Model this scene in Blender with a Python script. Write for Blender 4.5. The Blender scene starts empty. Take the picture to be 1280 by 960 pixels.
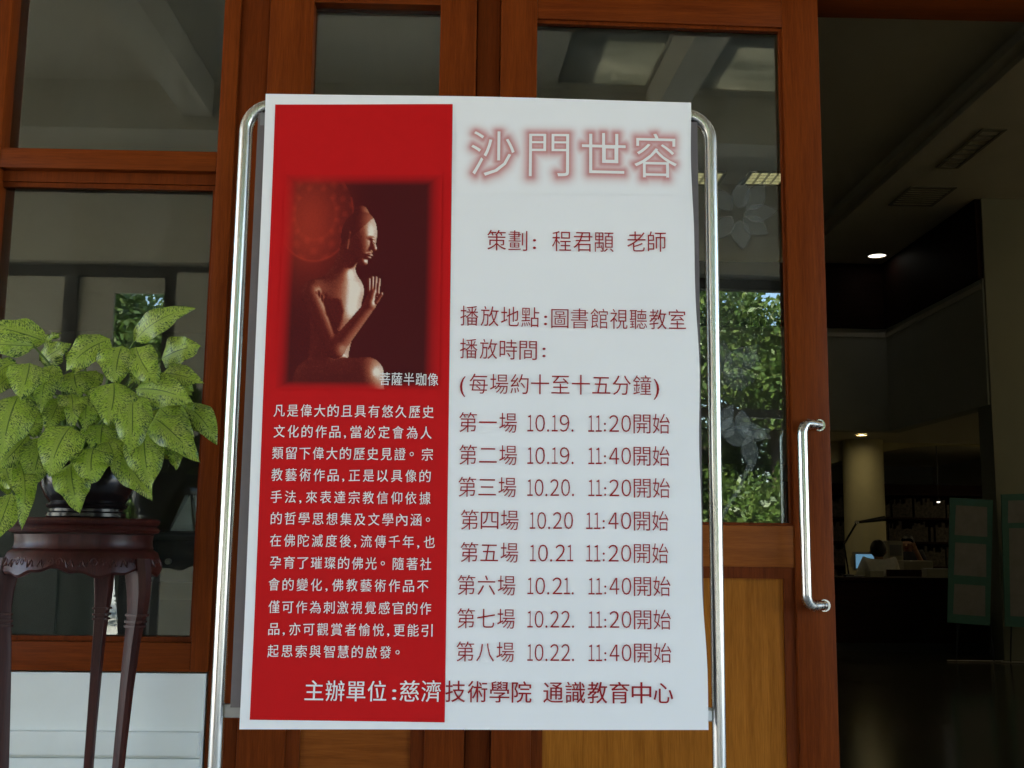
import bpy, bmesh, math, random
import numpy as np
from mathutils import Vector, Matrix, kdtree
R = math.radians
random.seed(7); rng = np.random.default_rng(7)
scene = bpy.context.scene
col = scene.collection

# ------------------------------------------------------------------ camera, sky, sun, exposure
FPX = 1370.0
def cam_axes(pitch, roll, yaw):
    cp, sp = math.cos(pitch), math.sin(pitch)
    f = Vector((0, cp, sp)); r = Vector((1, 0, 0)); u = Vector((0, -sp, cp))
    M = Matrix.Rotation(-yaw, 3, 'Z')
    f, r, u = M @ f, M @ r, M @ u
    return f, math.cos(roll) * r + math.sin(roll) * u, -math.sin(roll) * r + math.cos(roll) * u
CF, CR, CU = cam_axes(.1430, .0121, .0222)
CAM = Vector((0, 0, 1.2))
cd = bpy.data.cameras.new('camera'); cam = bpy.data.objects.new('camera', cd); col.objects.link(cam)
cd.sensor_width = 36; cd.lens = FPX / 1280 * 36; cd.clip_start = .05; cd.clip_end = 2000
cam.matrix_world = Matrix(((CR.x, CU.x, -CF.x, CAM.x), (CR.y, CU.y, -CF.y, CAM.y), (CR.z, CU.z, -CF.z, CAM.z), (0, 0, 0, 1)))
scene.camera = cam

SUN_DIR = Vector((-.50, .50, .71)).normalized()
w = bpy.data.worlds.new('World'); scene.world = w; w.use_nodes = True
nt = w.node_tree; nt.nodes.clear()
sky = nt.nodes.new('ShaderNodeTexSky'); sky.sky_type = 'NISHITA'; sky.sun_disc = False
sky.sun_elevation = math.asin(SUN_DIR.z); sky.sun_rotation = math.atan2(SUN_DIR.x, SUN_DIR.y)
bg = nt.nodes.new('ShaderNodeBackground'); bg.inputs[1].default_value = .12
wo = nt.nodes.new('ShaderNodeOutputWorld')
nt.links.new(sky.outputs[0], bg.inputs[0]); nt.links.new(bg.outputs[0], wo.inputs[0])
sl = bpy.data.lights.new('sun', 'SUN'); sl.energy = 4.2; sl.angle = R(.5); sl.color = (1, .95, .87)
so = bpy.data.objects.new('sun', sl); col.objects.link(so)
so.rotation_euler = (-SUN_DIR).to_track_quat('-Z', 'Y').to_euler()
vs = scene.view_settings
vs.view_transform = 'Standard'; vs.look = 'None'; vs.gamma = 1; vs.use_curve_mapping = False
vs.exposure = 3.4
cy = scene.cycles
cy.use_denoising = True; cy.max_bounces = 10; cy.diffuse_bounces = 6; cy.glossy_bounces = 5; cy.transparent_max_bounces = 16
cy.sample_clamp_indirect = 6; cy.caustics_reflective = False; cy.caustics_refractive = False

def ray(px, py): return CF + CR * ((px - 640) / FPX) - CU * ((py - 480) / FPX)
def at(px, py, Y):
    """the point of the vertical plane y = Y that the given photo position looks at"""
    d = ray(px, py); return CAM + d * (Y / d.y)
def gz(px, py, z):
    d = ray(px, py); return CAM + d * ((z - CAM.z) / d.z)

# ------------------------------------------------------------------ materials
def newmat(name):
    m = bpy.data.materials.new(name); m.use_nodes = True
    n = m.node_tree.nodes; n.clear()
    out = n.new('ShaderNodeOutputMaterial'); b = n.new('ShaderNodeBsdfPrincipled')
    m.node_tree.links.new(b.outputs[0], out.inputs[0])
    return m, n, m.node_tree.links, b, out
def noise(n, l, vec, scale, detail=4, rough=.55, dist=0):
    t = n.new('ShaderNodeTexNoise'); t.inputs['Scale'].default_value = scale; t.inputs['Detail'].default_value = detail
    t.inputs['Roughness'].default_value = rough; t.inputs['Distortion'].default_value = dist
    if vec is not None: l.new(vec, t.inputs['Vector'])
    return t
def ramp(n, l, fac, stops):
    r = n.new('ShaderNodeValToRGB'); e = r.color_ramp.elements
    while len(e) > 1: e.remove(e[-1])
    e[0].position = stops[0][0]; e[0].color = (*stops[0][1], 1) if len(stops[0][1]) == 3 else stops[0][1]
    for p, c in stops[1:]:
        k = e.new(p); k.color = (*c, 1) if len(c) == 3 else c
    l.new(fac, r.inputs[0]); return r
def mapped(n, l, scale, kind='Object'):
    tc = n.new('ShaderNodeTexCoord'); mp = n.new('ShaderNodeMapping'); mp.inputs['Scale'].default_value = scale
    l.new(tc.outputs[kind], mp.inputs[0]); return mp.outputs[0]
def bump(n, l, b, h, strength=.2, dist=.002):
    bp = n.new('ShaderNodeBump'); bp.inputs['Strength'].default_value = strength; bp.inputs['Distance'].default_value = dist
    l.new(h, bp.inputs['Height']); l.new(bp.outputs[0], b.inputs['Normal'])
def mat(name, c, rough=.6, metal=0, var=.12, scale=8, spec=.5, bmp=0, coat=0):
    m, n, l, b, o = newmat(name)
    v = mapped(n, l, (1, 1, 1)); t = noise(n, l, v, scale, 6, .6)
    r = ramp(n, l, t.outputs[0], [(.3, tuple(x * (1 - var) for x in c)), (.7, tuple(min(1, x * (1 + var)) for x in c))])
    l.new(r.outputs[0], b.inputs['Base Color'])
    rr = ramp(n, l, t.outputs[0], [(.3, (max(0, rough - .06),) * 3), (.7, (min(1, rough + .06),) * 3)])
    l.new(rr.outputs[0], b.inputs['Roughness'])
    b.inputs['Metallic'].default_value = metal; b.inputs['Specular IOR Level'].default_value = spec
    b.inputs['Coat Weight'].default_value = coat
    if bmp: bump(n, l, b, noise(n, l, v, scale * 12, 4).outputs[0], bmp)
    return m
def wood(name, dark, light, axis='z', rough=.42, coat=.0, fine=1, spec=.07):
    m, n, l, b, o = newmat(name)
    s = {'z': (1, 1, .045), 'x': (.045, 1, 1), 'y': (1, .045, 1)}[axis]
    v = mapped(n, l, s)
    a = noise(n, l, v, 55 * fine, 5, .6, .6)          # broad figure
    g = noise(n, l, v, 420 * fine, 3, .6)             # fine pores
    big = noise(n, l, mapped(n, l, (1, 1, .5)), 3.2, 3)
    mx = n.new('ShaderNodeMath'); mx.operation = 'MULTIPLY_ADD'; mx.inputs[1].default_value = .45
    l.new(g.outputs[0], mx.inputs[0])
    m2 = n.new('ShaderNodeMath'); m2.operation = 'MULTIPLY'; m2.inputs[1].default_value = .55
    l.new(a.outputs[0], m2.inputs[0]); l.new(m2.outputs[0], mx.inputs[2])
    m3 = n.new('ShaderNodeMath'); m3.operation = 'MULTIPLY_ADD'; m3.inputs[1].default_value = .28; 
    l.new(big.outputs[0], m3.inputs[0]); l.new(mx.outputs[0], m3.inputs[2])
    r = ramp(n, l, m3.outputs[0], [(.48, dark), (.77, light)])
    l.new(r.outputs[0], b.inputs['Base Color'])
    b.inputs['Roughness'].default_value = rough; b.inputs['Coat Weight'].default_value = coat; b.inputs['Coat Roughness'].default_value = .22; b.inputs['Specular IOR Level'].default_value = spec
    bump(n, l, b, g.outputs[0], .06, .001)
    return m
def emis(name, c, s):
    m, n, l, b, o = newmat(name)
    b.inputs['Base Color'].default_value = (*c, 1); b.inputs['Emission Color'].default_value = (*c, 1); b.inputs['Emission Strength'].default_value = s
    return m
def glassmat(name, tint, r0=.06):
    """window pane: clear sheet with a mirror-like share that grows towards grazing angles"""
    m, n, l, b, o = newmat(name); n.remove(b)
    tr = n.new('ShaderNodeBsdfTransparent'); tr.inputs[0].default_value = (*tint, 1)
    gl = n.new('ShaderNodeBsdfGlossy'); gl.inputs['Roughness'].default_value = .0; gl.inputs[0].default_value = (.95, 1, .97, 1)
    lw = n.new('ShaderNodeLayerWeight'); lw.inputs[0].default_value = .5
    p = n.new('ShaderNodeMath'); p.operation = 'POWER'; p.inputs[1].default_value = 4; l.new(lw.outputs['Facing'], p.inputs[0])
    a = n.new('ShaderNodeMath'); a.operation = 'MULTIPLY_ADD'; a.inputs[1].default_value = 1 - r0; a.inputs[2].default_value = r0; l.new(p.outputs[0], a.inputs[0])
    mx = n.new('ShaderNodeMixShader'); l.new(a.outputs[0], mx.inputs[0]); l.new(tr.outputs[0], mx.inputs[1]); l.new(gl.outputs[0], mx.inputs[2])
    # a breath of dust and wiping marks
    df_ = n.new('ShaderNodeBsdfDiffuse'); df_.inputs[0].default_value = (.55, .55, .5, 1)
    t = noise(n, l, mapped(n, l, (1, 1, .35)), 5, 6, .65, 1.5); r_ = ramp(n, l, t.outputs[0], [(.42, (.004,) * 3), (.75, (.035,) * 3)])
    m3 = n.new('ShaderNodeMixShader'); l.new(r_.outputs[0], m3.inputs[0]); l.new(mx.outputs[0], m3.inputs[1]); l.new(df_.outputs[0], m3.inputs[2])
    l.new(m3.outputs[0], o.inputs[0]); return m
M = {}
M['wood_v'] = wood('cedar_upright', (.088, .0155, .0022), (.160, .032, .0044))
M['wood_h'] = wood('cedar_rail', (.088, .0155, .0022), (.160, .032, .0044), 'x')
M['wood_dark'] = wood('cedar_bead', (.075, .013, .002), (.14, .027, .004))
M['wood_panel'] = wood('cedar_panel', (.20, .061, .006), (.34, .118, .014), rough=.34)
M['wood_rail'] = wood('cedar_cross_rail', (.15, .038, .006), (.235, .066, .011), 'x')
M['rosewood'] = wood('rosewood', (.020, .0045, .004), (.055, .013, .010), rough=.36, coat=.04, spec=.22)
M['dark_wood'] = wood('dark_counter_wood', (.014, .006, .005), (.03, .013, .009), 'x', rough=.6)
M['glass'] = glassmat('door_glass', (.80, .84, .80), .088); M['glass_window'] = glassmat('window_glass', (.74, .78, .74), .082)
M['white_wall'] = mat('painted_wall', (.64, .66, .64), .7, var=.07, scale=2.2, bmp=.05)
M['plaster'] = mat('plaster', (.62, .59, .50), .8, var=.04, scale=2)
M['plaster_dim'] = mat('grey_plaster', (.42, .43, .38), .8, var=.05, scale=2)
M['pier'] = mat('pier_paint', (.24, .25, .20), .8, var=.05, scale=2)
M['ceil'] = mat('ceiling_paint', (.70, .66, .54), .85, var=.03, scale=2)
M['porch'] = mat('porch_paint', (.50, .45, .35), .8, var=.06, scale=1.5)
M['bronze'] = mat('bronze_frame', (.035, .028, .024), .45, metal=.3)
M['granite'] = mat('dark_granite', (.055, .055, .045), .16, var=.4, scale=60)
M['paving'] = mat('plaza_paving', (.42, .40, .37), .85, var=.15, scale=3)
M['porchfloor'] = mat('porch_tiles', (.27, .25, .22), .5, var=.12, scale=4)
M['black'] = mat('black_plastic', (.012, .012, .012), .4)
M['beige'] = mat('beige_plastic', (.42, .39, .30), .5)
M['paper'] = mat('printer_paper', (.825, .82, .838), .55, var=.012, scale=4, spec=.12)
M['red'] = mat('red_print', (.52, .006, .008), .5, var=.03, scale=30, spec=.12)
M['redink'] = mat('dark_red_ink', (.30, .012, .016), .55, var=.02, spec=.12)
M['whiteink'] = mat('white_print', (.80, .78, .78), .55, var=.02, spec=.12)
M['board'] = mat('grey_corrugated_board', (.15, .125, .13), .55, var=.06, scale=40)
M['bracket'] = mat('grey_metal_bar', (.36, .34, .32), .45, metal=.4)
M['whiteplastic'] = mat('white_plastic_clip', (.85, .85, .86), .35)
M['leafstem'] = mat('leaf_stem', (.10, .17, .03), .5)
M['soil'] = mat('potting_soil', (.02, .014, .01), .95)
M['pot'] = mat('glazed_pot', (.010, .007, .007), .22, spec=.35)
M['teal'] = mat('teal_card', (.05, .16, .15), .7)
M['greypaper'] = mat('grey_paper', (.20, .20, .21), .7)
M['shirt'] = mat('white_shirt', (.80, .78, .68), .85)
M['navy'] = mat('navy_cloth', (.02, .02, .03), .85)
M['skin'] = mat('skin', (.36, .19, .12), .55)
M['hair'] = mat('black_hair', (.006, .005, .005), .5)
M['napkin'] = mat('white_napkin', (.7, .7, .68), .8)
M['screen'] = emis('blue_screen', (.22, .5, .75), .04)
M['bark'] = mat('bark', (.10, .07, .05), .9, var=.3)
M['grille'] = mat('grey_grille', (.24, .23, .18), .6)
M['partition'] = mat('green_partition', (.16, .21, .17), .8)
M['yellow_col'] = mat('cream_column', (.66, .60, .36), .7, var=.03)
M['books'] = mat('book_spines', (.06, .05, .04), .7, var=.8, scale=25)
M['etched'] = None
m, n, l, b, o = newmat('frosted_skylight'); tl = n.new('ShaderNodeBsdfTranslucent'); t = noise(n, l, mapped(n, l, (1, 3, 1)), 1.2, 4)
l.new(ramp(n, l, t.outputs[0], [(.35, (.16, .16, .135)), (.65, (.26, .25, .21))]).outputs[0], tl.inputs[0]); l.new(tl.outputs[0], o.inputs[0]); n.remove(b); M['skylight'] = m
# brushed stainless steel
m, n, l, b, o = newmat('stainless_steel')
v = mapped(n, l, (1, 1, .03)); t = noise(n, l, v, 110, 4)
l.new(ramp(n, l, t.outputs[0], [(.3, (.52, .51, .47)), (.7, (.64, .63, .59))]).outputs[0], b.inputs['Base Color'])
l.new(ramp(n, l, t.outputs[0], [(.3, (.19,) * 3), (.7, (.32,) * 3)]).outputs[0], b.inputs['Roughness'])
b.inputs['Metallic'].default_value = 1; M['steel'] = m
# etched frosting on the glass
m, n, l, b, o = newmat('etched_frosting'); b.inputs['Base Color'].default_value = (.6, .68, .68, 1); b.inputs['Roughness'].default_value = .8
tr = n.new('ShaderNodeBsdfTransparent'); mx = n.new('ShaderNodeMixShader'); mx.inputs[0].default_value = .10
l.new(tr.outputs[0], mx.inputs[1]); l.new(b.outputs[0], mx.inputs[2]); l.new(mx.outputs[0], o.inputs[0]); M['etched'] = m
m, n, l, b, o = newmat('etched_line'); b.inputs['Base Color'].default_value = (.03, .04, .04, 1)
tr = n.new('ShaderNodeBsdfTransparent'); mx = n.new('ShaderNodeMixShader'); mx.inputs[0].default_value = .55
l.new(tr.outputs[0], mx.inputs[1]); l.new(b.outputs[0], mx.inputs[2]); l.new(mx.outputs[0], o.inputs[0]); M['etchline'] = m
M['etched_faint'] = M['etched'].copy(); [setattr(q.inputs[0], 'default_value', .045) for q in M['etched_faint'].node_tree.nodes if q.type == 'MIX_SHADER']
# printed picture / halo: colours printed on the paper, one per grid point
m, n, l, b, o = newmat('printed_colours'); a = n.new('ShaderNodeAttribute'); a.attribute_name = 'print'
l.new(a.outputs['Color'], b.inputs['Base Color']); b.inputs['Roughness'].default_value = .5; b.inputs['Specular IOR Level'].default_value = .12; M['print'] = m
# fluorescent panel seen as a grid of cells
m, n, l, b, o = newmat('louvre_light'); v = mapped(n, l, (1, 1, 1))
br = n.new('ShaderNodeTexBrick'); br.offset = 0; br.inputs['Scale'].default_value = 1; br.inputs['Brick Width'].default_value = .1; br.inputs['Row Height'].default_value = .1
br.inputs['Mortar Size'].default_value = .014; br.inputs['Color1'].default_value = (1, 1, 1, 1); br.inputs['Color2'].default_value = (1, 1, 1, 1); br.inputs['Mortar'].default_value = (.15, .15, .15, 1)
l.new(v, br.inputs['Vector'])
mm = n.new('ShaderNodeMix'); mm.data_type = 'RGBA'; mm.blend_type = 'MULTIPLY'; mm.inputs[0].default_value = 1; mm.inputs[7].default_value = (1, .86, .42, 1)
l.new(br.outputs[0], mm.inputs[6]); l.new(mm.outputs[2], b.inputs['Emission Color']); b.inputs['Emission Strength'].default_value = .06; M['louvre'] = m
M['tube'] = emis('fill_tube', (1, .80, .46), 1.05); M['lamp'] = emis('lamp_white', (1, .82, .46), 4)  # the tube glow serves only the added, unseen fill strips
M['spot'] = emis('spot_white', (1, .95, .8), .3)
# variegated leaf
m, n, l, b, o = newmat('variegated_leaf')
uvs = n.new('ShaderNodeUVMap'); uvs.uv_map = 'spot'; uvl = n.new('ShaderNodeUVMap'); uvl.uv_map = 'leaf'
mp = n.new('ShaderNodeMapping'); mp.inputs['Scale'].default_value = (185, 500, 1); l.new(uvs.outputs[0], mp.inputs[0])
t = noise(n, l, mp.outputs[0], 1, 3, .6, .3)
mp2 = n.new('ShaderNodeMapping'); mp2.inputs['Scale'].default_value = (28, 28, 1); l.new(uvs.outputs[0], mp2.inputs[0])
t2 = noise(n, l, mp2.outputs[0], 1, 3)
sx = n.new('ShaderNodeSeparateXYZ'); l.new(uvl.outputs[0], sx.inputs[0])
ad = n.new('ShaderNodeMath'); ad.operation = 'SUBTRACT'; ad.inputs[1].default_value = .5; l.new(sx.outputs[0], ad.inputs[0])
ab = n.new('ShaderNodeMath'); ab.operation = 'ABSOLUTE'; l.new(ad.outputs[0], ab.inputs[0])
# spots get denser towards the margin
dm = n.new('ShaderNodeMath'); dm.operation = 'MULTIPLY_ADD'; dm.inputs[1].default_value = .13; l.new(ab.outputs[0], dm.inputs[0]); l.new(t.outputs[0], dm.inputs[2])
d2 = n.new('ShaderNodeMath'); d2.operation = 'MULTIPLY_ADD'; d2.inputs[1].default_value = .25; l.new(t2.outputs[0], d2.inputs[0]); l.new(dm.outputs[0], d2.inputs[2])
spots = ramp(n, l, d2.outputs[0], [(.675, (0, 0, 0)), (.715, (1, 1, 1))])
basec = ramp(n, l, t2.outputs[0], [(.28, (.27, .42, .028)), (.5, (.42, .56, .075)), (.74, (.56, .64, .18))])
at_l = n.new('ShaderNodeAttribute'); at_l.attribute_name = 'tone'
hs = n.new('ShaderNodeHueSaturation'); l.new(basec.outputs[0], hs.inputs['Color']); l.new(at_l.outputs['Fac'], hs.inputs['Value'])
mx1 = n.new('ShaderNodeMix'); mx1.data_type = 'RGBA'; l.new(spots.outputs[0], mx1.inputs[0]); l.new(hs.outputs[0], mx1.inputs[6]); mx1.inputs[7].default_value = (.022, .075, .010, 1)
rib = ramp(n, l, ab.outputs[0], [(.008, (.8, .8, .8)), (.022, (0, 0, 0))])
sv = n.new('ShaderNodeMath'); sv.operation = 'LESS_THAN'; sv.inputs[1].default_value = .72; l.new(sx.outputs[1], sv.inputs[0])
rm = n.new('ShaderNodeMath'); rm.operation = 'MULTIPLY'; l.new(rib.outputs[0], rm.inputs[0]); l.new(sv.outputs[0], rm.inputs[1])
mx2 = n.new('ShaderNodeMix'); mx2.data_type = 'RGBA'; l.new(rm.outputs[0], mx2.inputs[0]); l.new(mx1.outputs[2], mx2.inputs[6]); mx2.inputs[7].default_value = (.02, .065, .012, 1)
l.new(mx2.outputs[2], b.inputs['Base Color']); b.inputs['Roughness'].default_value = .42
tl = n.new('ShaderNodeBsdfTranslucent'); l.new(mx2.outputs[2], tl.inputs[0]); ms = n.new('ShaderNodeMixShader'); ms.inputs[0].default_value = .22
l.new(b.outputs[0], ms.inputs[1]); l.new(tl.outputs[0], ms.inputs[2]); l.new(ms.outputs[0], o.inputs[0])
bump(n, l, b, t.outputs[0], .12, .002)
M['leaf'] = m
# tree leaves
m, n, l, b, o = newmat('tree_leaves'); g = n.new('ShaderNodeNewGeometry')
rr = ramp(n, l, g.outputs['Random Per Island'], [(0, (.045, .09, .014)), (.6, (.09, .15, .026)), (1, (.16, .21, .05))])
l.new(rr.outputs[0], b.inputs['Base Color']); b.inputs['Roughness'].default_value = .45
tl = n.new('ShaderNodeBsdfTranslucent'); l.new(rr.outputs[0], tl.inputs[0]); ms = n.new('ShaderNodeMixShader'); ms.inputs[0].default_value = .3
l.new(b.outputs[0], ms.inputs[1]); l.new(tl.outputs[0], ms.inputs[2]); l.new(ms.outputs[0], o.inputs[0]); M['treeleaf'] = m

# ------------------------------------------------------------------ mesh helpers
class MB:
    def __init__(s): s.bm = bmesh.new()
    def box(s, x0, x1, y0, y1, z0, z1, bev=0):
        if bev:
            t = bmesh.new()
            vs_ = [t.verts.new((x, y, z)) for x in (x0, x1) for y in (y0, y1) for z in (z0, z1)]
            for f in ((0, 1, 3, 2), (4, 6, 7, 5), (0, 4, 5, 1), (2, 3, 7, 6), (0, 2, 6, 4), (1, 5, 7, 3)): t.faces.new([vs_[i] for i in f])
            bmesh.ops.bevel(t, geom=t.edges[:], offset=bev, segments=2, profile=.6, affect='EDGES')
            me = bpy.data.meshes.new('t'); t.to_mesh(me); t.free(); s.bm.from_mesh(me); bpy.data.meshes.remove(me)
        else:
            v_ = [s.bm.verts.new((x, y, z)) for x in (x0, x1) for y in (y0, y1) for z in (z0, z1)]
            for f in ((0, 1, 3, 2), (4, 6, 7, 5), (0, 4, 5, 1), (2, 3, 7, 6), (0, 2, 6, 4), (1, 5, 7, 3)): s.bm.faces.new([v_[i] for i in f])
        return s
    def quad(s, *p): s.bm.faces.new([s.bm.verts.new(q) for q in p]); return s
    def tube(s, pts, r, seg=14, caps=True):
        pts = [Vector(p) for p in pts]; rs = r if isinstance(r, (list, tuple)) else [r] * len(pts)
        prev = None; up = None
        for i, p in enumerate(pts):
            d = (pts[min(i + 1, len(pts) - 1)] - pts[max(i - 1, 0)]).normalized()
            if up is None: up = d.orthogonal().normalized()
            up = (up - d * up.dot(d)).normalized(); sd = d.cross(up)
            ring = [s.bm.verts.new(p + (up * math.cos(a) + sd * math.sin(a)) * rs[i]) for a in [2 * math.pi * k / seg for k in range(seg)]]
            if prev:
                for k in range(seg): s.bm.faces.new((prev[k], prev[(k + 1) % seg], ring[(k + 1) % seg], ring[k]))
            elif caps: s.bm.faces.new(ring[::-1])
            prev = ring
        if caps: s.bm.faces.new(prev)
        return s
    def lathe(s, prof, c=(0, 0), seg=40):
        rings = []
        for r, z in prof:
            rings.append([s.bm.verts.new((c[0] + r * math.cos(a), c[1] + r * math.sin(a), z)) for a in [2 * math.pi * k / seg for k in range(seg)]] if r > 1e-6 else [s.bm.verts.new((c[0], c[1], z))])
        for a, b_ in zip(rings, rings[1:]):
            for k in range(seg):
                k2 = (k + 1) % seg
                if len(a) == 1: s.bm.faces.new((a[0], b_[k2], b_[k])) if len(b_) > 1 else None
                elif len(b_) == 1: s.bm.faces.new((a[k], a[k2], b_[0]))
                else: s.bm.faces.new((a[k], a[k2], b_[k2], b_[k]))
        return s
    def prism(s, pts, z0, z1):
        a = [s.bm.verts.new((x, y, z0)) for x, y in pts]; b_ = [s.bm.verts.new((x, y, z1)) for x, y in pts]
        s.bm.faces.new(a[::-1]); s.bm.faces.new(b_)
        for k in range(len(pts)): s.bm.faces.new((a[k], a[(k + 1) % len(pts)], b_[(k + 1) % len(pts)], b_[k]))
        return s
    def build(s, name, material, parent=None, smooth=False, loc=None):
        bmesh.ops.recalc_face_normals(s.bm, faces=s.bm.faces[:])
        me = bpy.data.meshes.new(name); 
        if smooth:
            for f in s.bm.faces: f.smooth = True
            for e in s.bm.edges:
                if len(e.link_faces) == 2 and e.calc_face_angle(0) > R(40): e.smooth = False
        if loc is not None: bmesh.ops.translate(s.bm, verts=s.bm.verts[:], vec=-Vector(loc))
        s.bm.to_mesh(me); s.bm.free()
        return link(name, me, material, parent, loc)
def link(name, me, material, parent=None, loc=None):
    o_ = bpy.data.objects.new(name, me); col.objects.link(o_); me.materials.append(M[material] if isinstance(material, str) else material)
    if parent: o_.parent = parent
    if loc is not None: o_.location = loc
    return o_
def tag(o_, label=None, cat=None, group=None, kind=None):
    if label: o_['label'] = label
    if cat: o_['category'] = cat
    if group: o_['group'] = group
    if kind: o_['kind'] = kind
    return o_
def thing(name, label, cat, loc=(0, 0, 0), rz=0, group=None):
    o_ = bpy.data.objects.new(name, None); col.objects.link(o_); o_.location = loc; o_.rotation_euler = (0, 0, rz); o_.empty_display_size = .1
    return tag(o_, label, cat, group)
def dup(o_, loc, rz=None, label=None):
    c = o_.copy(); col.objects.link(c); c.location = loc
    if rz is not None: c.rotation_euler = (0, 0, rz)
    if label: c['label'] = label
    for ch in o_.children:
        d = ch.copy(); col.objects.link(d); d.parent = c
        for g_ in ch.children:
            e = g_.copy(); col.objects.link(e); e.parent = d
    return c
def arc(c, r, a0, a1, n_, ax, ay):
    return [Vector(c) + Vector(ax) * (r * math.cos(a0 + (a1 - a0) * i / n_)) + Vector(ay) * (r * math.sin(a0 + (a1 - a0) * i / n_)) for i in range(n_ + 1)]
B = lambda *a, **k: MB().box(*a, **k)

# ------------------------------------------------------------------ ground and building shell
tag(MB().quad((-400, -400, -.03), (400, -400, -.03), (400, 400, -.03), (-400, 400, -.03)).build('ground', 'paving'), kind='structure')
tag(B(-9, 9, -4.4, 3.02, -.025, 0).build('porch_floor', 'porchfloor'), kind='structure')
tag(B(-9, 11, 3.02, 22, -.02, .001).build('lobby_floor', 'granite'), kind='structure')
ZC = 5.15   # ceiling of the lobby
YB, XB = 15.0, 5.58      # bulkhead planes (far, side)
tag(MB().box(-9, 4.2, 3.25, 22.2, ZC + .15, ZC + .3).box(4.2, 4.32, 3.25, YB, ZC + .06, ZC + .3).box(4.32, 11, 3.25, YB, ZC, ZC + .3).box(4.2, 11, YB, 22.2, ZC + .02, ZC + .3).build('ceiling', 'ceil'), kind='structure')
tag(B(-9, -8.9, 3.3, 22, 0, ZC + .29).build('lobby_side_wall', 'plaster'), 'plain plaster wall closing the lobby on its far side', 'wall')
tag(B(XB + 3.4, XB + 3.5, 3.3, 22, 0, ZC + .29).build('lobby_end_wall', 'plaster'), 'cream plaster wall at the end of the lobby beyond the notice boards', 'wall')
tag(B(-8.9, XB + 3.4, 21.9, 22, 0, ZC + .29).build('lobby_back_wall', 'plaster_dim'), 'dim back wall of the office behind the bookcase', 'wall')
# mezzanine bulkhead over the counter (far piece and the side piece that comes forward)
bk = thing('mezzanine_bulkhead', 'cream bulkhead with dark timber fascia hanging above the reading room counter', 'bulkhead', (0, 0, 0))
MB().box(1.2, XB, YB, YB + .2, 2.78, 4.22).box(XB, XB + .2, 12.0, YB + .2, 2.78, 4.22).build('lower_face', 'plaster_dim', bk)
MB().box(1.2, XB - .04, YB - .04, YB + .16, 4.22, ZC - .002).box(XB - .04, XB + .2, 12.0, YB + .16, 4.22, ZC - .002).build('fascia', 'dark_wood', bk)
MB().box(1.2, XB - .015, YB - .015, YB, 4.10, 4.16).box(XB - .015, XB, 12.02, YB - .016, 4.10, 4.16).build('trim_strip', 'plaster', bk)
tag(MB().box(1.2, XB + 3.4, YB + .2, 21.9, 2.80, 2.95).box(XB + .2, XB + 3.4, 12.35, YB + .2, 2.80, 2.95).build('office_ceiling', 'ceil'), kind='structure')
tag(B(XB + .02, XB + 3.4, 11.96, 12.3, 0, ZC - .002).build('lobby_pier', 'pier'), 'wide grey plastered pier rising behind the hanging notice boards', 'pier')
# arched soffit and round column in the office
tag(MB().tube([(at(1081, 650, 16.6).x, 16.6, 0), (at(1081, 650, 16.6).x, 16.6, 2.8)], .30, 36).build('round_column', 'yellow_col', smooth=True), 'cream round column lit yellow behind the desk lamp', 'column')
pts = [(5.3 + 4 * i / 24, 2.45 + .33 * math.sin(math.pi * min(1, i / 12) / 2)) for i in range(25)]
mb = MB()
ys = (16.9, 17.15); 
va = [[mb.bm.verts.new((x, y, z)) for x, z in pts] + [mb.bm.verts.new((pts[-1][0], y, 2.8)), mb.bm.verts.new((pts[0][0], y, 2.8))] for y in ys]
mb.bm.faces.new(va[0]); mb.bm.faces.new(va[1][::-1]); k_ = len(va[0])
for i in range(k_): mb.bm.faces.new((va[0][i], va[0][(i + 1) % k_], va[1][(i + 1) % k_], va[1][i]))
tag(mb.build('arched_soffit', 'yellow_col'), 'cream arched soffit above the office bookcase', 'arch')

# facade: masonry left of the windows, over and right of the entrance
fw = thing('facade_wall', 'white painted masonry front wall with moulded base under the timber window', 'wall', (-.73, 3, 0))
def fbox(p, name, mtl, *bs, bev=0):
    mb = MB()
    for b_ in bs: mb.box(b_[0] - p.location.x, b_[1] - p.location.x, b_[2] - p.location.y, b_[3] - p.location.y, b_[4] - p.location.z, b_[5] - p.location.z, bev)
    return mb.build(name, mtl, p, smooth=bool(bev))
fbox(fw, 'wall_body', 'white_wall', (-9, -2.06, 2.985, 3.25, 0, 5.6), (-2.06, -.732, 2.985, 3.2, 0, .846), (-2.06, 2.0, 3.0, 3.25, 2.94, 5.6), (2.0, 9, 2.985, 3.25, 0, 5.6))
fbox(fw, 'base_moulding', 'white_wall', (-2.06, -.736, 2.962, 2.985, .640, .700), (-2.06, -.734, 2.974, 2.985, 0, .632), bev=.004)
# porch: slab, beams, columns and the glazed screen along its outer edge
pr = thing('porch_roof', 'pale concrete porch roof with deep beams in front of the entrance', 'roof', (0, 0, 4.6))
YE = -4.0
SKY = ((.75, 1.42, -1.72, -.75), (1.68, 2.9, -1.72, -.75), (.3, 1.42, -3.4, -2.3))
fbox(pr, 'slab', 'porch', (-9, .3, YE - .5, 2.98, 4.6, 5.0), (2.9, 9, YE - .5, 2.98, 4.6, 5.0), (.3, 2.9, -.75, 2.98, 4.6, 5.0), (.3, 2.9, YE - .5, -3.4, 4.6, 5.0), (.3, 2.9, -2.3, -1.72, 4.6, 5.0),
     (.3, .75, -1.72, -.75, 4.6, 5.0), (1.42, 1.68, -1.72, -.75, 4.6, 5.0), (1.42, 2.9, -3.4, -2.3, 4.6, 5.0))
for x0, x1, y0, y1 in SKY: fbox(pr, 'skylight', 'skylight', (x0 + .002, x1 - .002, y0 + .002, y1 - .002, 4.615, 4.625))
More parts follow.
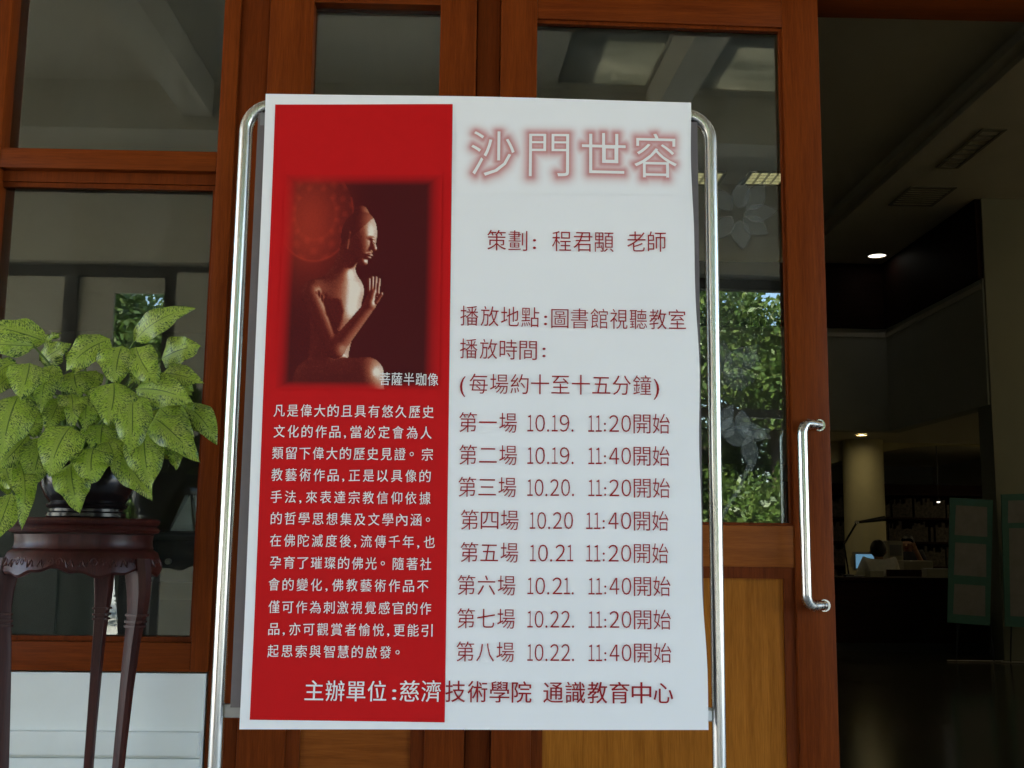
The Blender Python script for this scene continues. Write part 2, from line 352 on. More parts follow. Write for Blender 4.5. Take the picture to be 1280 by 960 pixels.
fbox(pr, 'edge_beam', 'porch', (-9, 9, YE - .15, YE + .15, 3.72, 4.597))
for yb in (-1.95, .6):
    fbox(pr, 'beam', 'porch', (-9, 9, yb - .14, yb + .14, 4.22, 4.597))
for xb in (-5.2, -2.2, 1.55, 4.6):
    fbox(pr, 'cross_beam', 'porch', (xb - .11, xb + .11, -3.84, -2.1, 4.32, 4.597), (xb - .11, xb + .11, -1.8, .45, 4.32, 4.597), (xb - .11, xb + .11, .75, 2.97, 4.32, 4.597))
sc_ = thing('porch_screen', 'dark bronze framed screen along the outer porch edge', 'screen', (0, YE, 0))
fbox(sc_, 'head_rail', 'bronze', (-9, 9, YE - .05, YE + .05, 3.60, 3.70))
fbox(sc_, 'transom', 'bronze', (.6, 9, YE - .04, YE + .04, 2.38, 2.46))
xm = [-6.5, at(86, 380, 10).x, at(212, 380, 10).x, .6, 4.6, 7.5]
for x in xm: fbox(sc_, 'mullion', 'bronze', (x - .06, x + .06, YE - .06, YE + .06, 0, 3.598))
x5 = at(138, 400, 10).x
fbox(sc_, 'infill_panel', 'porch', (-6.44, xm[1] - .062, YE - .02, YE + .02, 1.75, 3.45), (xm[1] + .062, x5, YE - .02, YE + .02, 1.75, 3.45), (-9, xm[2] - .062, YE - .021, YE + .019, 3.452, 3.597))
fbox(sc_, 'kick_panel', 'bronze', (-6.44, xm[1] - .062, YE - .02, YE + .02, 0, 1.748), (xm[1] + .062, x5, YE - .02, YE + .02, 0, 1.748), (xm[2] + .062, -2.95, YE - .02, YE + .02, 0, 3.45))  # dark panels added to keep the left window's reflection dim
pc = thing('porch_pillar', 'square white porch pillar at the outer edge', 'pillar', (-2.6, YE, 0), group='porch pillars')
fbox(pc, 'shaft', 'porch', (-2.85, -2.35, YE - .25, YE + .25, 0, 3.598))
fbox(pc, 'plinth', 'porch', (-2.9, -2.3, YE - .3, YE + .3, 0.002, .25))
dup(pc, (5.6, YE, 0))
dup(pc, (-7.4, YE, 0))

# ------------------------------------------------------------------ timber window
win = thing('timber_window', 'tall cedar framed window above the white wall behind the plant', 'window', (-1.06, 3, .85))
XL, XR, ZT, ZB = -1.378, -.774, 2.86, .925
fbox(win, 'frame', 'wood_v', (XR, -.727, 2.985, 3.10, .85, 2.94), (-1.43, XL, 2.985, 3.10, .85, 2.94), bev=.003)
fbox(win, 'head_rail', 'wood_h', (XL, XR, 2.985, 3.10, ZT, 2.94))
fbox(win, 'middle_rail', 'wood_h', (XL, XR, 2.987, 3.10, 2.222, 2.280), bev=.003)
fbox(win, 'bottom_rail', 'wood_h', (XL, XR, 2.987, 3.10, .85, ZB), bev=.003)
fbox(win, 'bead', 'wood_dark', (XL, XR, 3.012, 3.028, 2.190, 2.2215), (XL, XR, 3.018, 3.034, 2.176, 2.1895), (XL, XR, 3.012, 3.03, ZB + .0005, ZB + .013), (XR - .012, XR - .0005, 3.012, 3.03, ZB + .0135, 2.1755))
fbox(win, 'lower_pane', 'glass_window', (XL, XR - .0125, 3.040, 3.0405, ZB + .004, 2.2215))
fbox(win, 'upper_pane', 'glass_window', (XL, XR, 3.040, 3.0405, 2.281, ZT))
w2 = dup(win, (-1.06 - .704, 3, .85), label='neighbouring cedar window further left than the plant, almost wholly out of view')
# post between window and doors, header
df = thing('door_frame', 'cedar door frame with header and posts around the entrance', 'door frame', (0, 3, 0))
fbox(df, 'post', 'wood_dark', (-.727, -.645, 2.995, 3.12, 0, 2.94), bev=.002)
fbox(df, 'post', 'wood_dark', (-.046, .020, 3.005, 3.055, 0, 2.798), bev=.003)
fbox(df, 'door_stop', 'wood_dark', (-.085, .05, 3.056, 3.11, 0, 2.798))
fbox(df, 'post', 'wood_v', (1.90, 2.0, 2.985, 3.16, 0, 2.798), bev=.003)
fbox(df, 'header', 'wood_h', (-.645, 2.0, 2.975, 3.14, 2.80, 2.94), bev=.004)
# fixed leaf
fl = thing('fixed_door_leaf', 'narrow fixed cedar door leaf with tall pane behind the red poster half', 'door', (-.645, 3, 0))
fbox(fl, 'stile', 'wood_v', (-.643, -.517, 2.985, 3.05, .01, 2.797), bev=.003)
fbox(fl, 'stile', 'wood_v', (-.153, -.048, 2.985, 3.05, .01, 2.797), bev=.003)
fbox(fl, 'top_rail', 'wood_h', (-.517, -.153, 2.987, 3.05, 2.735, 2.797))
fbox(fl, 'lock_rail', 'wood_rail', (-.517, -.153, 2.987, 3.05, 1.14, 1.252))
fbox(fl, 'bottom_rail', 'wood_h', (-.517, -.153, 2.987, 3.05, .01, .22))
fbox(fl, 'bead', 'wood_dark', (-.517, -.48, 2.996, 3.02, .22, 1.14), (-.19, -.153, 2.996, 3.02, .22, 1.14), (-.48, -.19, 2.996, 3.02, 1.108, 1.14))
fbox(fl, 'panel', 'wood_rail', (-.48, -.19, 3.004, 3.02, .22, 1.108))
fbox(fl, 'pane', 'glass', (-.517, -.153, 3.025, 3.0255, 1.252, 2.735))
# entrance leaf, slightly ajar
H0 = .022
dl = thing('entrance_door_leaf', 'glazed cedar door leaf with bar handle and etched lotus glass, slightly ajar', 'door', (H0, 3, 0), R(1.6))
fbox(dl, 'hinge_stile', 'wood_v', (H0, .127, 2.985, 3.04, .01, 2.796), bev=.003)
fbox(dl, 'lock_stile', 'wood_v', (.846, .953, 2.985, 3.04, .01, 2.796), bev=.003)
fbox(dl, 'top_rail', 'wood_h', (.127, .846, 2.987, 3.04, 2.702, 2.796), bev=.002)
fbox(dl, 'lock_rail', 'wood_rail', (.127, .846, 2.990, 3.04, 1.140, 1.252), bev=.002)
fbox(dl, 'bottom_rail', 'wood_h', (.127, .846, 2.987, 3.04, .01, .22))
fbox(dl, 'bead', 'wood_dark', (.815, .846, 2.997, 3.015, .22, 1.109), (.127, .158, 2.997, 3.015, .22, 1.109), (.127, .846, 2.994, 3.015, 1.109, 1.140), (.838, .846, 2.996, 3.012, 1.253, 2.701), (.127, .838, 2.996, 3.012, 2.692, 2.702), (.127, .838, 2.996, 3.012, 1.2525, 1.26))
fbox(dl, 'panel', 'wood_panel', (.158, .815, 3.004, 3.015, .22, 1.109))
pane = fbox(dl, 'pane', 'glass', (.127, .838, 3.020, 3.0205, 1.252, 2.702))
# handle
hy = 2.935
hx, hz0, hz1 = at(1008, 640, hy).x, at(1016, 758, 2.96).z, at(1012, 529, 2.96).z
rr_ = .045
mt0, mt1 = at(1025, 528, 3.0), at(1025, 759, 3.0)
def bend(top, z):
    # bar end -> rounded elbow -> straight run back to the rose on the stile
    a_ = Vector((hx, hy, z)); m_ = Vector((mt0.x, 2.984, z)); e_ = (m_ - a_).normalized(); sg = -1 if top else 1; r_ = .030
    out = []
    for k in range(9):
        t_ = math.pi / 2 * k / 8; out.append(a_ + e_ * (r_ - r_ * math.cos(t_)) + Vector((0, 0, sg * (r_ - r_ * math.sin(t_)))))
    return out + [m_]
def handle_path(x0):
    return bend(True, hz1)[::-1] + bend(False, hz0)
hp = handle_path(hx)
mb = MB().tube([v - dl.location for v in hp], .0138, 20)
hd = mb.build('handle', 'steel', dl, smooth=True)
for z in (hz0, hz1):
    c_ = Vector((mt0.x, 2.984, z)) - dl.location
    MB().tube([c_, c_ + Vector((0, -.004, 0))], .0165, 20).build('handle_rose', 'steel', hd, smooth=True)
# etched lotus flowers on the pane (thin frosted petals with a darker outline)
def petal(base, tip, wd, n_=12):
    b_, t_ = Vector(base), Vector(tip); d = t_ - b_; L = d.length; s_ = Vector((d.z, 0, -d.x)).normalized()
    out = []
    for sgn in (1, -1):
        rng_ = range(n_ + 1) if sgn == 1 else range(n_ - 1, 0, -1)
        for i in rng_:
            t_ = i / n_; out.append(b_ + d * t_ + s_ * (sgn * wd / 2 * math.sin(math.pi * t_ ** .8)))
    return out
lo = thing  # (alias kept short below)
def etched(name, petals, stems, mt='etched'):
    f_ = MB(); g_ = MB()
    for k, (bx, by, tx, ty, wd) in enumerate(petals):
        p_ = [at(bx, by, 3.03), at(tx, ty, 3.03)]
        y = 3.016 - .0003 * k
        o_ = petal((p_[0].x, 0, p_[0].z), (p_[1].x, 0, p_[1].z), wd / 450)
        f_.bm.faces.new([f_.bm.verts.new((v.x - dl.location.x, y - 3, v.z)) for v in o_])
        c_ = sum(o_, Vector()) / len(o_)
        n_ = len(o_)
        va_ = [g_.bm.verts.new((v.x - dl.location.x, y - 3.0001, v.z)) for v in o_]
        vb_ = [g_.bm.verts.new((v.x + (c_ - v).normalized().x * .0016 - dl.location.x, y - 3.0001, v.z + (c_ - v).normalized().z * .0016)) for v in o_]
        for i in range(n_): g_.bm.faces.new((va_[i], va_[(i + 1) % n_], vb_[(i + 1) % n_], vb_[i]))
    for st in stems:
        q_ = [at(px, py, 3.03) for px, py in st]
        for a_, b_ in zip(q_, q_[1:]):
            dd = (b_ - a_).normalized(); s_ = Vector((dd.z, 0, -dd.x)) * .006
            f_.quad(*[(v.x - dl.location.x, .0155, v.z) for v in (a_ - s_, b_ - s_, b_ + s_, a_ + s_)])
    o_ = f_.build(name, mt, pane); g_.build('etched_outline', 'etchline', pane)
etched('etched_lotus', [(895, 540, 918, 505, 22), (905, 545, 948, 545, 26), (928, 512, 930, 548, 20), (925, 530, 965, 548, 18), (935, 545, 942, 588, 22), (905, 548, 915, 520, 20), (940, 550, 965, 535, 14)],
       [((940, 575), (925, 610), (906, 640), (895, 660))])
etched('etched_lotus', [(935, 262, 958, 225, 26), (930, 268, 974, 262, 24), (930, 272, 962, 292, 26), (925, 275, 930, 312, 26), (915, 270, 895, 300, 24), (915, 262, 890, 235, 24), (925, 260, 930, 222, 24)], [], 'etched_faint')
etched('etched_lotus', [(905, 470, 950, 430, 34), (905, 472, 945, 475, 30), (900, 468, 905, 425, 30), (930, 445, 952, 455, 26)], [], 'etched_faint')

# ------------------------------------------------------------------ poster stand and poster
SX, SD, SZ, SYAW = -.0175, 2.0457, 1.2 + .2622, .0049
ps = thing('poster_stand', 'stainless tube poster stand with rounded top corners in front of the doors', 'poster stand', (SX, SD + .03, 0), SYAW)
xl, xr = -.4655, .4522
zt = at(328, 133, SD + .03).z
rc = .052; tr_ = .0128
path = [Vector((xl, 0, .03)), Vector((xl, 0, .6)), Vector((xl, 0, 1.2))] + [Vector((xl + rc - rc * math.cos(a), 0, zt - rc + rc * math.sin(a))) for a in [math.pi / 2 * k / 10 for k in range(11)]]
path += [Vector((xr - rc + rc * math.sin(a), 0, zt - rc + rc * math.cos(a))) for a in [math.pi / 2 * k / 10 for k in range(11)]] + [Vector((xr, 0, 1.2)), Vector((xr, 0, .6)), Vector((xr, 0, .03))]
MB().tube(path, tr_, 24).build('tube_frame', 'steel', ps, smooth=True)
zb0 = at(285, 897, SD + .03).z; zb1 = at(285, 880, SD + .03).z
B(xl + .012, xr - .012, -.003, .012, zb0, zb1, bev=.002).build('lower_bar', 'bracket', ps)
B(-.4405, .4245, -.012, -.0035, zb1 - .004, zt - .018).build('backing_board', 'board', ps)
for s_ in (xl, xr):
    MB().tube([(s_, -.28, .015), (s_, .28, .015)], .0128, 16).build('foot', 'steel', ps, smooth=True)
B(xr - .030, xr - .013, -.006, .014, zb0 + .002, zb1 - .004, bev=.002).build('clip', 'whiteplastic', ps)
B(-.436, -.418, -.0135, -.0122, zt - .045, zt - .019, bev=.0004).build('tape', 'greypaper', ps)

# poster: every print is laid out on the sheet's own plane
PO = thing('poster', 'large white and red printed event poster hung on the steel stand', 'poster', (SX, SD, SZ), SYAW)
def pl(px, py):
    """photo position -> sheet coordinates (metres from the sheet's centre)"""
    d = ray(px, py); nrm = Vector((-math.sin(SYAW), math.cos(SYAW), 0)); c = Vector((SX, SD, SZ))
    p_ = CAM + d * ((c - CAM).dot(nrm) / d.dot(nrm)) - c
    return (p_.x * math.cos(SYAW) + p_.y * math.sin(SYAW), p_.z)
def bow(x, z):
    u, v_ = x / .42, z / .595
    return -.004 * (1 - u * u) + .0035 * max(0, u - .3) * math.sin(v_ * 3.1 + 1.2) - .02 * max(0, -v_ - .6) ** 2 + .0022 * math.sin(v_ * 5 + u * 2) + .0016 * math.sin(u * 4.2 - v_ * 2.6 + .7) + .0011 * math.sin(v_ * 9.5 + 1.3 * u + 2) * max(0, u) ** 2
def lift(x, z, k): return (x + max(0, x / .42) ** 6 * (.0022 * math.sin(z * 9 + 1) + .0014 * math.sin(z * 23) - .0032), bow(x, z) - .0006 - .0009 * k, z)
TL, TR, BR, BL = pl(332, 117), pl(865, 128), pl(887, 912), pl(300, 911)
def gridmesh(name, c4, nu, nv, k, material, parent, thick=0, colours=None):
    (a, b_, c, d) = [Vector((q[0], q[1])) for q in c4]   # TL TR BR BL
    vs_, fs = [], []
    for j in range(nv + 1):
        for i in range(nu + 1):
            u, v_ = i / nu, j / nv
            q = (a * (1 - u) + b_ * u) * (1 - v_) + (d * (1 - u) + c * u) * v_
            vs_.append(lift(q.x, q.y, k))
    for j in range(nv):
        for i in range(nu):
            o_ = j * (nu + 1) + i; fs.append((o_, o_ + nu + 1, o_ + nu + 2, o_ + 1))
    if thick:
        N = len(vs_); vs_ += [(x, y + thick, z) for x, y, z in vs_]
        fs += [tuple(N + q for q in f[::-1]) for f in fs]
        ring = [i for i in range(nu)] + [nu + j * (nu + 1) for j in range(nv)] + [(nv + 1) * (nu + 1) - 1 - i for i in range(nu)] + [(nv - j) * (nu + 1) for j in range(nv)]
        for p_, q in zip(ring, ring[1:] + ring[:1]): fs.append((p_, q, N + q, N + p_))
    me = bpy.data.meshes.new(name); me.from_pydata(vs_, [], fs); me.update()
    if colours is not None:
        at_ = me.color_attributes.new('print', 'FLOAT_COLOR', 'POINT'); at_.data.foreach_set('color', colours.astype(np.float32).ravel())
    me.shade_smooth() if not thick else None
    return link(name, me, material, parent)
gridmesh('sheet', (TL, TR, BR, BL), 60, 80, -1, 'paper', PO, thick=.0004)
gridmesh('red_field', (pl(344, 130.5), pl(566, 132), pl(556, 902.5), pl(313, 899)), 30, 80, 0, 'red', PO)

def textmesh(body, off=0.0):
    c = bpy.data.curves.new('t', 'FONT'); c.body = body; c.resolution_u = 3; c.offset = off
    o_ = bpy.data.objects.new('t', c); col.objects.link(o_); bpy.context.view_layer.update()
    me = bpy.data.meshes.new_from_object(o_.evaluated_get(bpy.context.evaluated_depsgraph_get()))
    bpy.data.objects.remove(o_); bpy.data.curves.remove(c); return me
def text(body, x0, y0, x1, y1, hpx, k, off=0.0, shear=0.0):
    """one run of print: left end, right end (photo positions of its centre line) and height of a full character"""
    me = textmesh(body, off); co = np.empty(len(me.vertices) * 3, np.float32); me.vertices.foreach_get('co', co); co = co.reshape(-1, 3)
    a, b_ = pl(x0, y0), pl(x1, y1); up = pl(x0, y0 - hpx)[1] - a[1]
    mnx, mxx = co[:, 0].min(), co[:, 0].max(); cyy = .33   # middle of a full-width glyph box
    u = (co[:, 0] - mnx) / (mxx - mnx); v_ = (co[:, 1] - cyy) / .90
    x = a[0] + (b_[0] - a[0]) * u + v_ * up * shear; z = a[1] + (b_[1] - a[1]) * u + v_ * up
    vs_ = [lift(x[i], z[i], k) for i in range(len(x))]
    fs = [tuple(p_.vertices) for p_ in me.polygons]; bpy.data.meshes.remove(me)
    return vs_, fs
def textblock(name, runs, k, material):
    V, Fc = [], []
    for r_ in runs:
        off = r_[6] if len(r_) > 6 else 0
        vs_, fs = text(*r_[:6], k, min(off, 0)); dx = off * r_[5] * .0015 * .5
        for sh, kk in (((-dx, 0), (dx, .3)) if off > 0 else ((0, 0),)):
            o_ = len(V); V += [(x + sh, y - kk * .0009, z) for x, y, z in vs_]; Fc += [tuple(q + o_ for q in f) for f in fs]
    me = bpy.data.meshes.new(name); me.from_pydata(V, [], Fc); me.update()
    # face the viewer
    ng = sum(p_.normal.y * p_.area for p_ in me.polygons)
    if ng > 0: me.flip_normals()
    return link(name, me, material, PO)
body = [('凡是偉大的且具有悠久歷史', 342, 542, 515), ('文化的作品,當必定會為人', 342, 540, 541), ('類留下偉大的歷史見證。宗', 340, 541, 568), ('教藝術作品,正是以具像的', 339, 539, 595), ('手法,來表達宗教信仰依據', 338, 539, 622.5),
        ('的哲學思想集及文學內涵。', 338, 538, 649.5), ('在佛陀滅度後,流傳千年,也', 337, 544, 677), ('孕育了璀璨的佛光。隨著社', 337, 539, 704.5), ('會的變化,佛教藝術作品不', 335, 536, 732), ('僅可作為刺激視覺感官的作', 335, 539, 760),
        ('品,亦可觀賞者愉悅,更能引', 335, 541, 787.5), ('起思索與智慧的啟發。', 334, 500, 815)]
# body text keeps the loose spacing of the print: each character is placed on its own pitch
runs = []
for s_, x0, x1, y in body:
    wts = [.5 if ch == ',' else (.62 if ch == '。' and s_.endswith('。') else 1) for ch in s_]
    tot = sum(wts); cx = x0
    for ch, wt in zip(s_, wts):
        wd = (x1 - x0 + 2.5) * wt / tot
        yy = y - 1 + 2.2 * (cx - x0) / (x1 - x0)
        if ch == ',': runs.append((ch, cx + 1.5, yy + 0, cx + 4.0, yy, 15.5, .006))
        elif ch == '。': runs.append((ch, cx + 3, yy - 5, cx + 8, yy - 5, 15.5, .006))
        else: runs.append((ch, cx + .8, yy + .4, cx + 14.6, yy, 15.2, .008))
        cx += wd
textblock('body_text', runs, 1, 'whiteink')
def spaced(s_, x0, y0, x1, y1, h, off=-.005):
    """characters of one run set on an even pitch"""
    n_ = len(s_); out = []; pitch = (x1 - x0 + h * .12) / n_
    for i, ch in enumerate(s_):
        a = x0 + i * pitch; f_ = (i + .5) / n_; y = y0 + (y1 - y0) * f_
        out.append((ch, a, y, a + pitch - h * .12, y + (y1 - y0) / n_, h, off))
    return out
textblock('organiser_text', spaced('主辦單位', 381.5, 864, 483, 865, 25, .012) + [(':', 490.5, 865, 495.5, 865, 25, .012)] + spaced('慈濟', 500, 865, 551, 865, 26, .012), 1, 'whiteink')
textblock('organiser_text', spaced('技術學院', 557, 865, 664, 866, 26, .010) + spaced('通識教育中心', 679, 866, 841, 867, 26, .010), 1, 'redink')
textblock('picture_caption', spaced('菩薩半跏像', 475, 475, 548, 476, 15.5, .006), 3, 'whiteink')
rt = spaced('策劃', 609, 302, 659, 303, 25) + [(':', 666, 303, 670, 303, 24)] + spaced('程君顒', 690, 303, 767, 304, 25) + spaced('老師', 784, 304, 833, 304, 25)
rt += spaced('播放地點', 575.5, 396, 674, 398, 24.5) + [(':', 680, 398, 684, 398, 23)] + spaced('圖書館視聽教室', 689, 399, 858, 401, 24.5)
rt += spaced('播放時間', 575, 437, 671, 439, 24.5) + [(':', 678, 438, 682, 438, 23)]
rt += [('(', 575, 481, 582, 481, 25), (')', 817, 484, 824, 484, 25)] + spaced('每場約十至十五分鐘', 587, 481, 814, 483, 24.5)
textblock('programme_text', rt, 1, 'redink')
FW = {c: chr(ord(c) + 0xFEE0) for c in '0123456789'}
def digits(s_, x0, x1, y):
    wd = {'1': .62, '.': .42, ':': .45}; tot = sum(wd.get(c, 1) for c in s_); x = x0; out = []
    for c in s_:
        w_ = (x1 - x0) * wd.get(c, 1) / tot
        if c == '.': out.append((c, x + w_ * .25, y + 1, x + w_ * .25 + 2.4, y + 1, 23, .006))
        elif c == ':': out.append((c, x + w_ * .3, y + 1, x + w_ * .3 + 2.4, y + 1, 21, .006))
        else: out.append((FW[c], x + w_ * .12, y, x + w_ * .92, y, 25.5, -.005))
        x += w_
    return out
tb = []
for num, dt, tm, y, xa, xb in (('一', '10.19.', '11:20', 530, 574, 838), ('二', '10.19.', '11:40', 570.5, 574, 838), ('三', '10.20.', '11:20', 610.5, 573, 838), ('四', '10.20', '11:40', 651.5, 576, 836),
                               ('五', '10.21', '11:20', 692, 575.6, 836), ('六', '10.21.', '11:40', 733, 572, 839), ('七', '10.22.', '11:20', 774.5, 571.5, 839), ('八', '10.22.', '11:40', 816, 570.5, 839)):
    tb += spaced('第' + num + '場', xa, y - .7, xa + 72, y, 24.5)
    dx = 658 if dt.endswith('.') else 661
    tb += digits(dt, dx, (719 if dt.endswith('.') else 717), y + .3)
    tx = 734 if dt.endswith('.') else 731
    tb += digits(tm, tx, 790, y + .6) + spaced('開始', 792, y + .6, xb, y + 1, 24.5)
textblock('timetable_text', tb, 1, 'redink')
# title: white characters on a soft pink printed halo
title = [('沙', 589, 196, 643, 197, 55, -.008), ('門', 661, 197, 711, 197, 55, -.008), ('世', 727, 197, 782, 198, 54, -.008), ('容', 793, 198, 848, 199, 54, -.008)]
pts_ = []
for r_ in title:
    vs_, fs = text(*r_[:6], 0)
    for f in fs:
        P_ = [Vector(vs_[i]) for i in f]
        for a, b_ in zip(P_, P_[1:] + P_[:1]):
            nseg = max(1, int((b_ - a).length / .003))
            pts_ += [a.lerp(b_, i / nseg) for i in range(nseg)]
kd = kdtree.KDTree(len(pts_))
for i, p_ in enumerate(pts_): kd.insert((p_.x, 0, p_.z), i)
kd.balance()
c4 = (pl(570, 152), pl(863, 154), pl(864, 244), pl(570, 243)); nu, nv = 190, 62
cols = np.ones((nv + 1, nu + 1, 4), np.float32)
for j in range(nv + 1):
    for i in range(nu + 1):
        u, v_ = i / nu, j / nv
        q = (Vector(c4[0]) * (1 - u) + Vector(c4[1]) * u) * (1 - v_) + (Vector(c4[3]) * (1 - u) + Vector(c4[2]) * u) * v_
        d = kd.find((q.x, 0, q.y))[2]; g_ = math.exp(-(d / .011) ** 1.5) * .80
        e_ = min(1, i / 12, (nu - i) / 8, j / 8, (nv - j) / 8); g_ *= e_
        cols[j, i, :3] = np.array((.825, .82, .838)) * (1 - g_) + np.array((.52, .11, .10)) * g_
gridmesh('title_halo', c4, nu, nv, 0, 'print', PO, colours=cols)
textblock('title_text', title, 1, 'whiteink')
# printed picture: a plain side-lit seated figure in copper tones that melts into the red field
def picture(nu, nv):
    """a small distance-field rendering: plain carved seated figure lit from the right"""
    U, V_ = np.meshgrid(np.linspace(0, 1, nu + 1), np.linspace(0, 1.36, nv + 1)); sh = U.shape
    def smin(a, b_, k): h = np.clip(.5 + .5 * (b_ - a) / k, 0, 1); return b_ * (1 - h) + a * h - k * h * (1 - h)
    def el(P, c, r): q = (P - np.array(c)) / np.array(r); k0 = np.sqrt((q ** 2).sum(-1)); return (k0 - 1) * min(r)
    def cap(P, a, b_, ra, rb):
        a, b_ = np.array(a), np.array(b_); d = b_ - a; t_ = np.clip(((P - a) @ d) / (d @ d), 0, 1)
        return np.sqrt((((P - a) - t_[..., None] * d) ** 2).sum(-1)) - (ra + (rb - ra) * t_)
    ca, sa = math.cos(.20), math.sin(.20)
    def head(P):                                                             # turned down a little about the neck
        D = P - np.array((.43, .55, 0)); P = np.stack([D[..., 0] * ca + D[..., 1] * sa + .43, -D[..., 0] * sa + D[..., 1] * ca + .55, P[..., 2]], -1)
        f = el(P, (.445, .375, .02), (.108, .140, .118))                     # skull
        f = smin(f, el(P, (.492, .435, .06), (.066, .112, .078)), .04)       # face
        f = smin(f, cap(P, (.537, .400, .118), (.562, .450, .130), .008, .016), .014)   # nose
        f = smin(f, el(P, (.528, .390, .115), (.022, .010, .020)), .012)     # brow
        f = smin(f, el(P, (.535, .495, .105), (.024, .009, .020)), .010); f = smin(f, el(P, (.531, .512, .098), (.021, .010, .020)), .008)   # lips
        f = smin(f, el(P, (.512, .548, .075), (.028, .022, .03)), .02)       # chin
        f = np.maximum(f, -el(P, (.556, .415, .155), (.020, .010, .03)))
        f = smin(f, cap(P, (.385, .385, .112), (.392, .480, .10), .017, .012), .006)     # ear
        return smin(f, el(P, (.425, .235, .0), (.042, .034, .042)), .02)      # small bun
    def field(P):
        f = head(P)
        f = smin(f, cap(P, (.42, .50, .0), (.38, .66, -.02), .056, .076), .045)         # neck
        f = smin(f, cap(P, (.22, .755, .02), (.44, .74, -.05), .080, .076), .08)        # shoulders
        f = smin(f, el(P, (.355, .86, -.01), (.145, .17, .12)), .08)                     # chest
        f = smin(f, cap(P, (.34, .92, -.02), (.32, 1.14, -.02), .125, .120), .08)       # waist
        g = cap(P, (.20, .77, .06), (.36, 1.11, .17), .066, .054)                        # upper arm
        g = smin(g, cap(P, (.36, 1.11, .17), (.56, .84, .22), .052, .034), .025)         # forearm raised before the chest
        g = smin(g, cap(P, (.565, .82, .22), (.58, .755, .215), .034, .028), .02)        # palm
        for q in range(4): g = smin(g, cap(P, (.556 + .017 * q, .765, .225), (.552 + .021 * q, .675 - .012 * (1.5 - abs(q - 1.5)), .235), .0105, .0085), .006)
        g = smin(g, cap(P, (.60, .815, .235), (.632, .765, .25), .012, .010), .008)
        f = smin(f, g, .012)
        f = smin(f, cap(P, (.24, 1.30, .0), (.55, 1.27, .14), .13, .105), .03); f = smin(f, cap(P, (.55, 1.27, .14), (.60, 1.46, .10), .10, .08), .03)
        return f
    P = np.stack([U, V_, np.full(sh, .6)], -1); done = np.zeros(sh, bool)
    for it in range(44):
        d = field(P); P[..., 2] -= np.where(done, 0, np.clip(d * .8, .001, .2)); done |= d < .002
    fig = done & (P[..., 2] > -.5); e = 1e-3
    N = np.stack([field(P + np.array(o_)) - field(P - np.array(o_)) for o_ in ((e, 0, 0), (0, e, 0), (0, 0, e))], -1); N /= np.linalg.norm(N, axis=-1, keepdims=True) + 1e-9
    L1 = np.array((.86, -.22, .30)); L1 /= np.linalg.norm(L1)
    lam = np.maximum(0, N @ L1); vis = np.ones(sh); Q = P + N * .01
    for it in range(16):
        Q = Q + L1 * .022; vis = np.minimum(vis, np.clip(field(Q) / .012 + .4, 0, 1))
    rim = np.maximum(0, N @ np.array((-.75, -.55, .1))) ** 3
    half = L1 + np.array((0, 0, 1)); half /= np.linalg.norm(half); spc = np.maximum(0, N @ half) ** 22
    grain = rng.normal(size=sh) * .03
    lum = np.where(fig, .06 + vis * (.80 * lam ** 1.7 + .45 * spc) + .12 * rim + .05 * np.maximum(0, N[..., 2]) + grain, .03)
    hair = fig & (V_ < .50) & ((V_ < .345 - (U - .50) * .9) | (U < .42)) & (V_ < .40 - (U - .44) * .9)
    lum = np.where(hair, lum * .62, lum)
    glow = .55 * np.exp(-(((U - .16) / .18) ** 2 + ((V_ - .32) / .30) ** 2)) * (~fig)
    ring = np.sqrt(((U - .20) / .24) ** 2 + ((V_ - .26) / .30) ** 2)
    glow = glow + (~fig) * (.22 * np.exp(-((ring - 1) / .025) ** 2) + .10 * np.exp(-((ring - .55) / .05) ** 2)) * (V_ > .15) + .06 * (~fig) * np.exp(-((U - .2) / .2) ** 2) * rng.random(sh)
    th_ = np.arctan2(V_ - .26, U - .20); glow = glow + (~fig) * .16 * np.clip(np.cos(12 * th_) * np.cos(ring * 16), 0, 1) * (ring < 1) * (ring > .5) + (~fig) * .10 * rng.random(sh) * (ring < 1)
    stops = np.array([0, .16, .40, .70, 1.0]); c0 = np.array([(.055, .004, .006), (.11, .010, .008), (.30, .065, .035), (.54, .26, .16), (.82, .70, .60)])
    img = np.stack([np.interp(np.clip(lum, 0, 1), stops, c0[:, k]) for k in range(3)], -1) + glow[..., None] * np.array((.42, .035, .012))
    ed = np.minimum.reduce([U / .11, (1 - U) / .13, V_ / .10, (1.36 - V_) / .07]); ed = np.clip(ed, 0, 1); ed = (ed * ed * (3 - 2 * ed))[..., None]
    ed = np.clip(ed + .14, 0, 1) * (np.clip(np.minimum.reduce([U, 1 - U, V_, 1.36 - V_]) / .012, 0, 1)[..., None])
    img = img * ed + np.array((.52, .006, .008)) * (1 - ed)
    return np.concatenate([img, np.ones(sh + (1,))], -1)
nu, nv = 236, 322
gridmesh('printed_picture', (pl(357, 217), pl(553, 219), pl(549, 489), pl(344, 487)), nu, nv, 2, 'print', PO, colours=picture(nu, nv))

# ------------------------------------------------------------------ plant, pot, flower stand
PX, PY = -.968, 2.70
fs_ = thing('flower_stand', 'dark carved rosewood flower stand with curved legs under the potted plant', 'plant stand', (PX, PY, 0))
def lz(prof): return [(r_, z) for r_, z in prof]
MB().lathe([(0, 1.205), (.150, 1.205), (.168, 1.210), (.172, 1.216), (.168, 1.222), (.163, 1.226), (.170, 1.231), (.172, 1.238), (.168, 1.243), (0, 1.2435)], seg=64).build('table_top', 'rosewood', fs_, smooth=True)
MB().lathe([(.158, 1.205), (.156, 1.190), (.157, 1.178), (.160, 1.172)], seg=64).build('waist', 'rosewood', fs_, smooth=True)
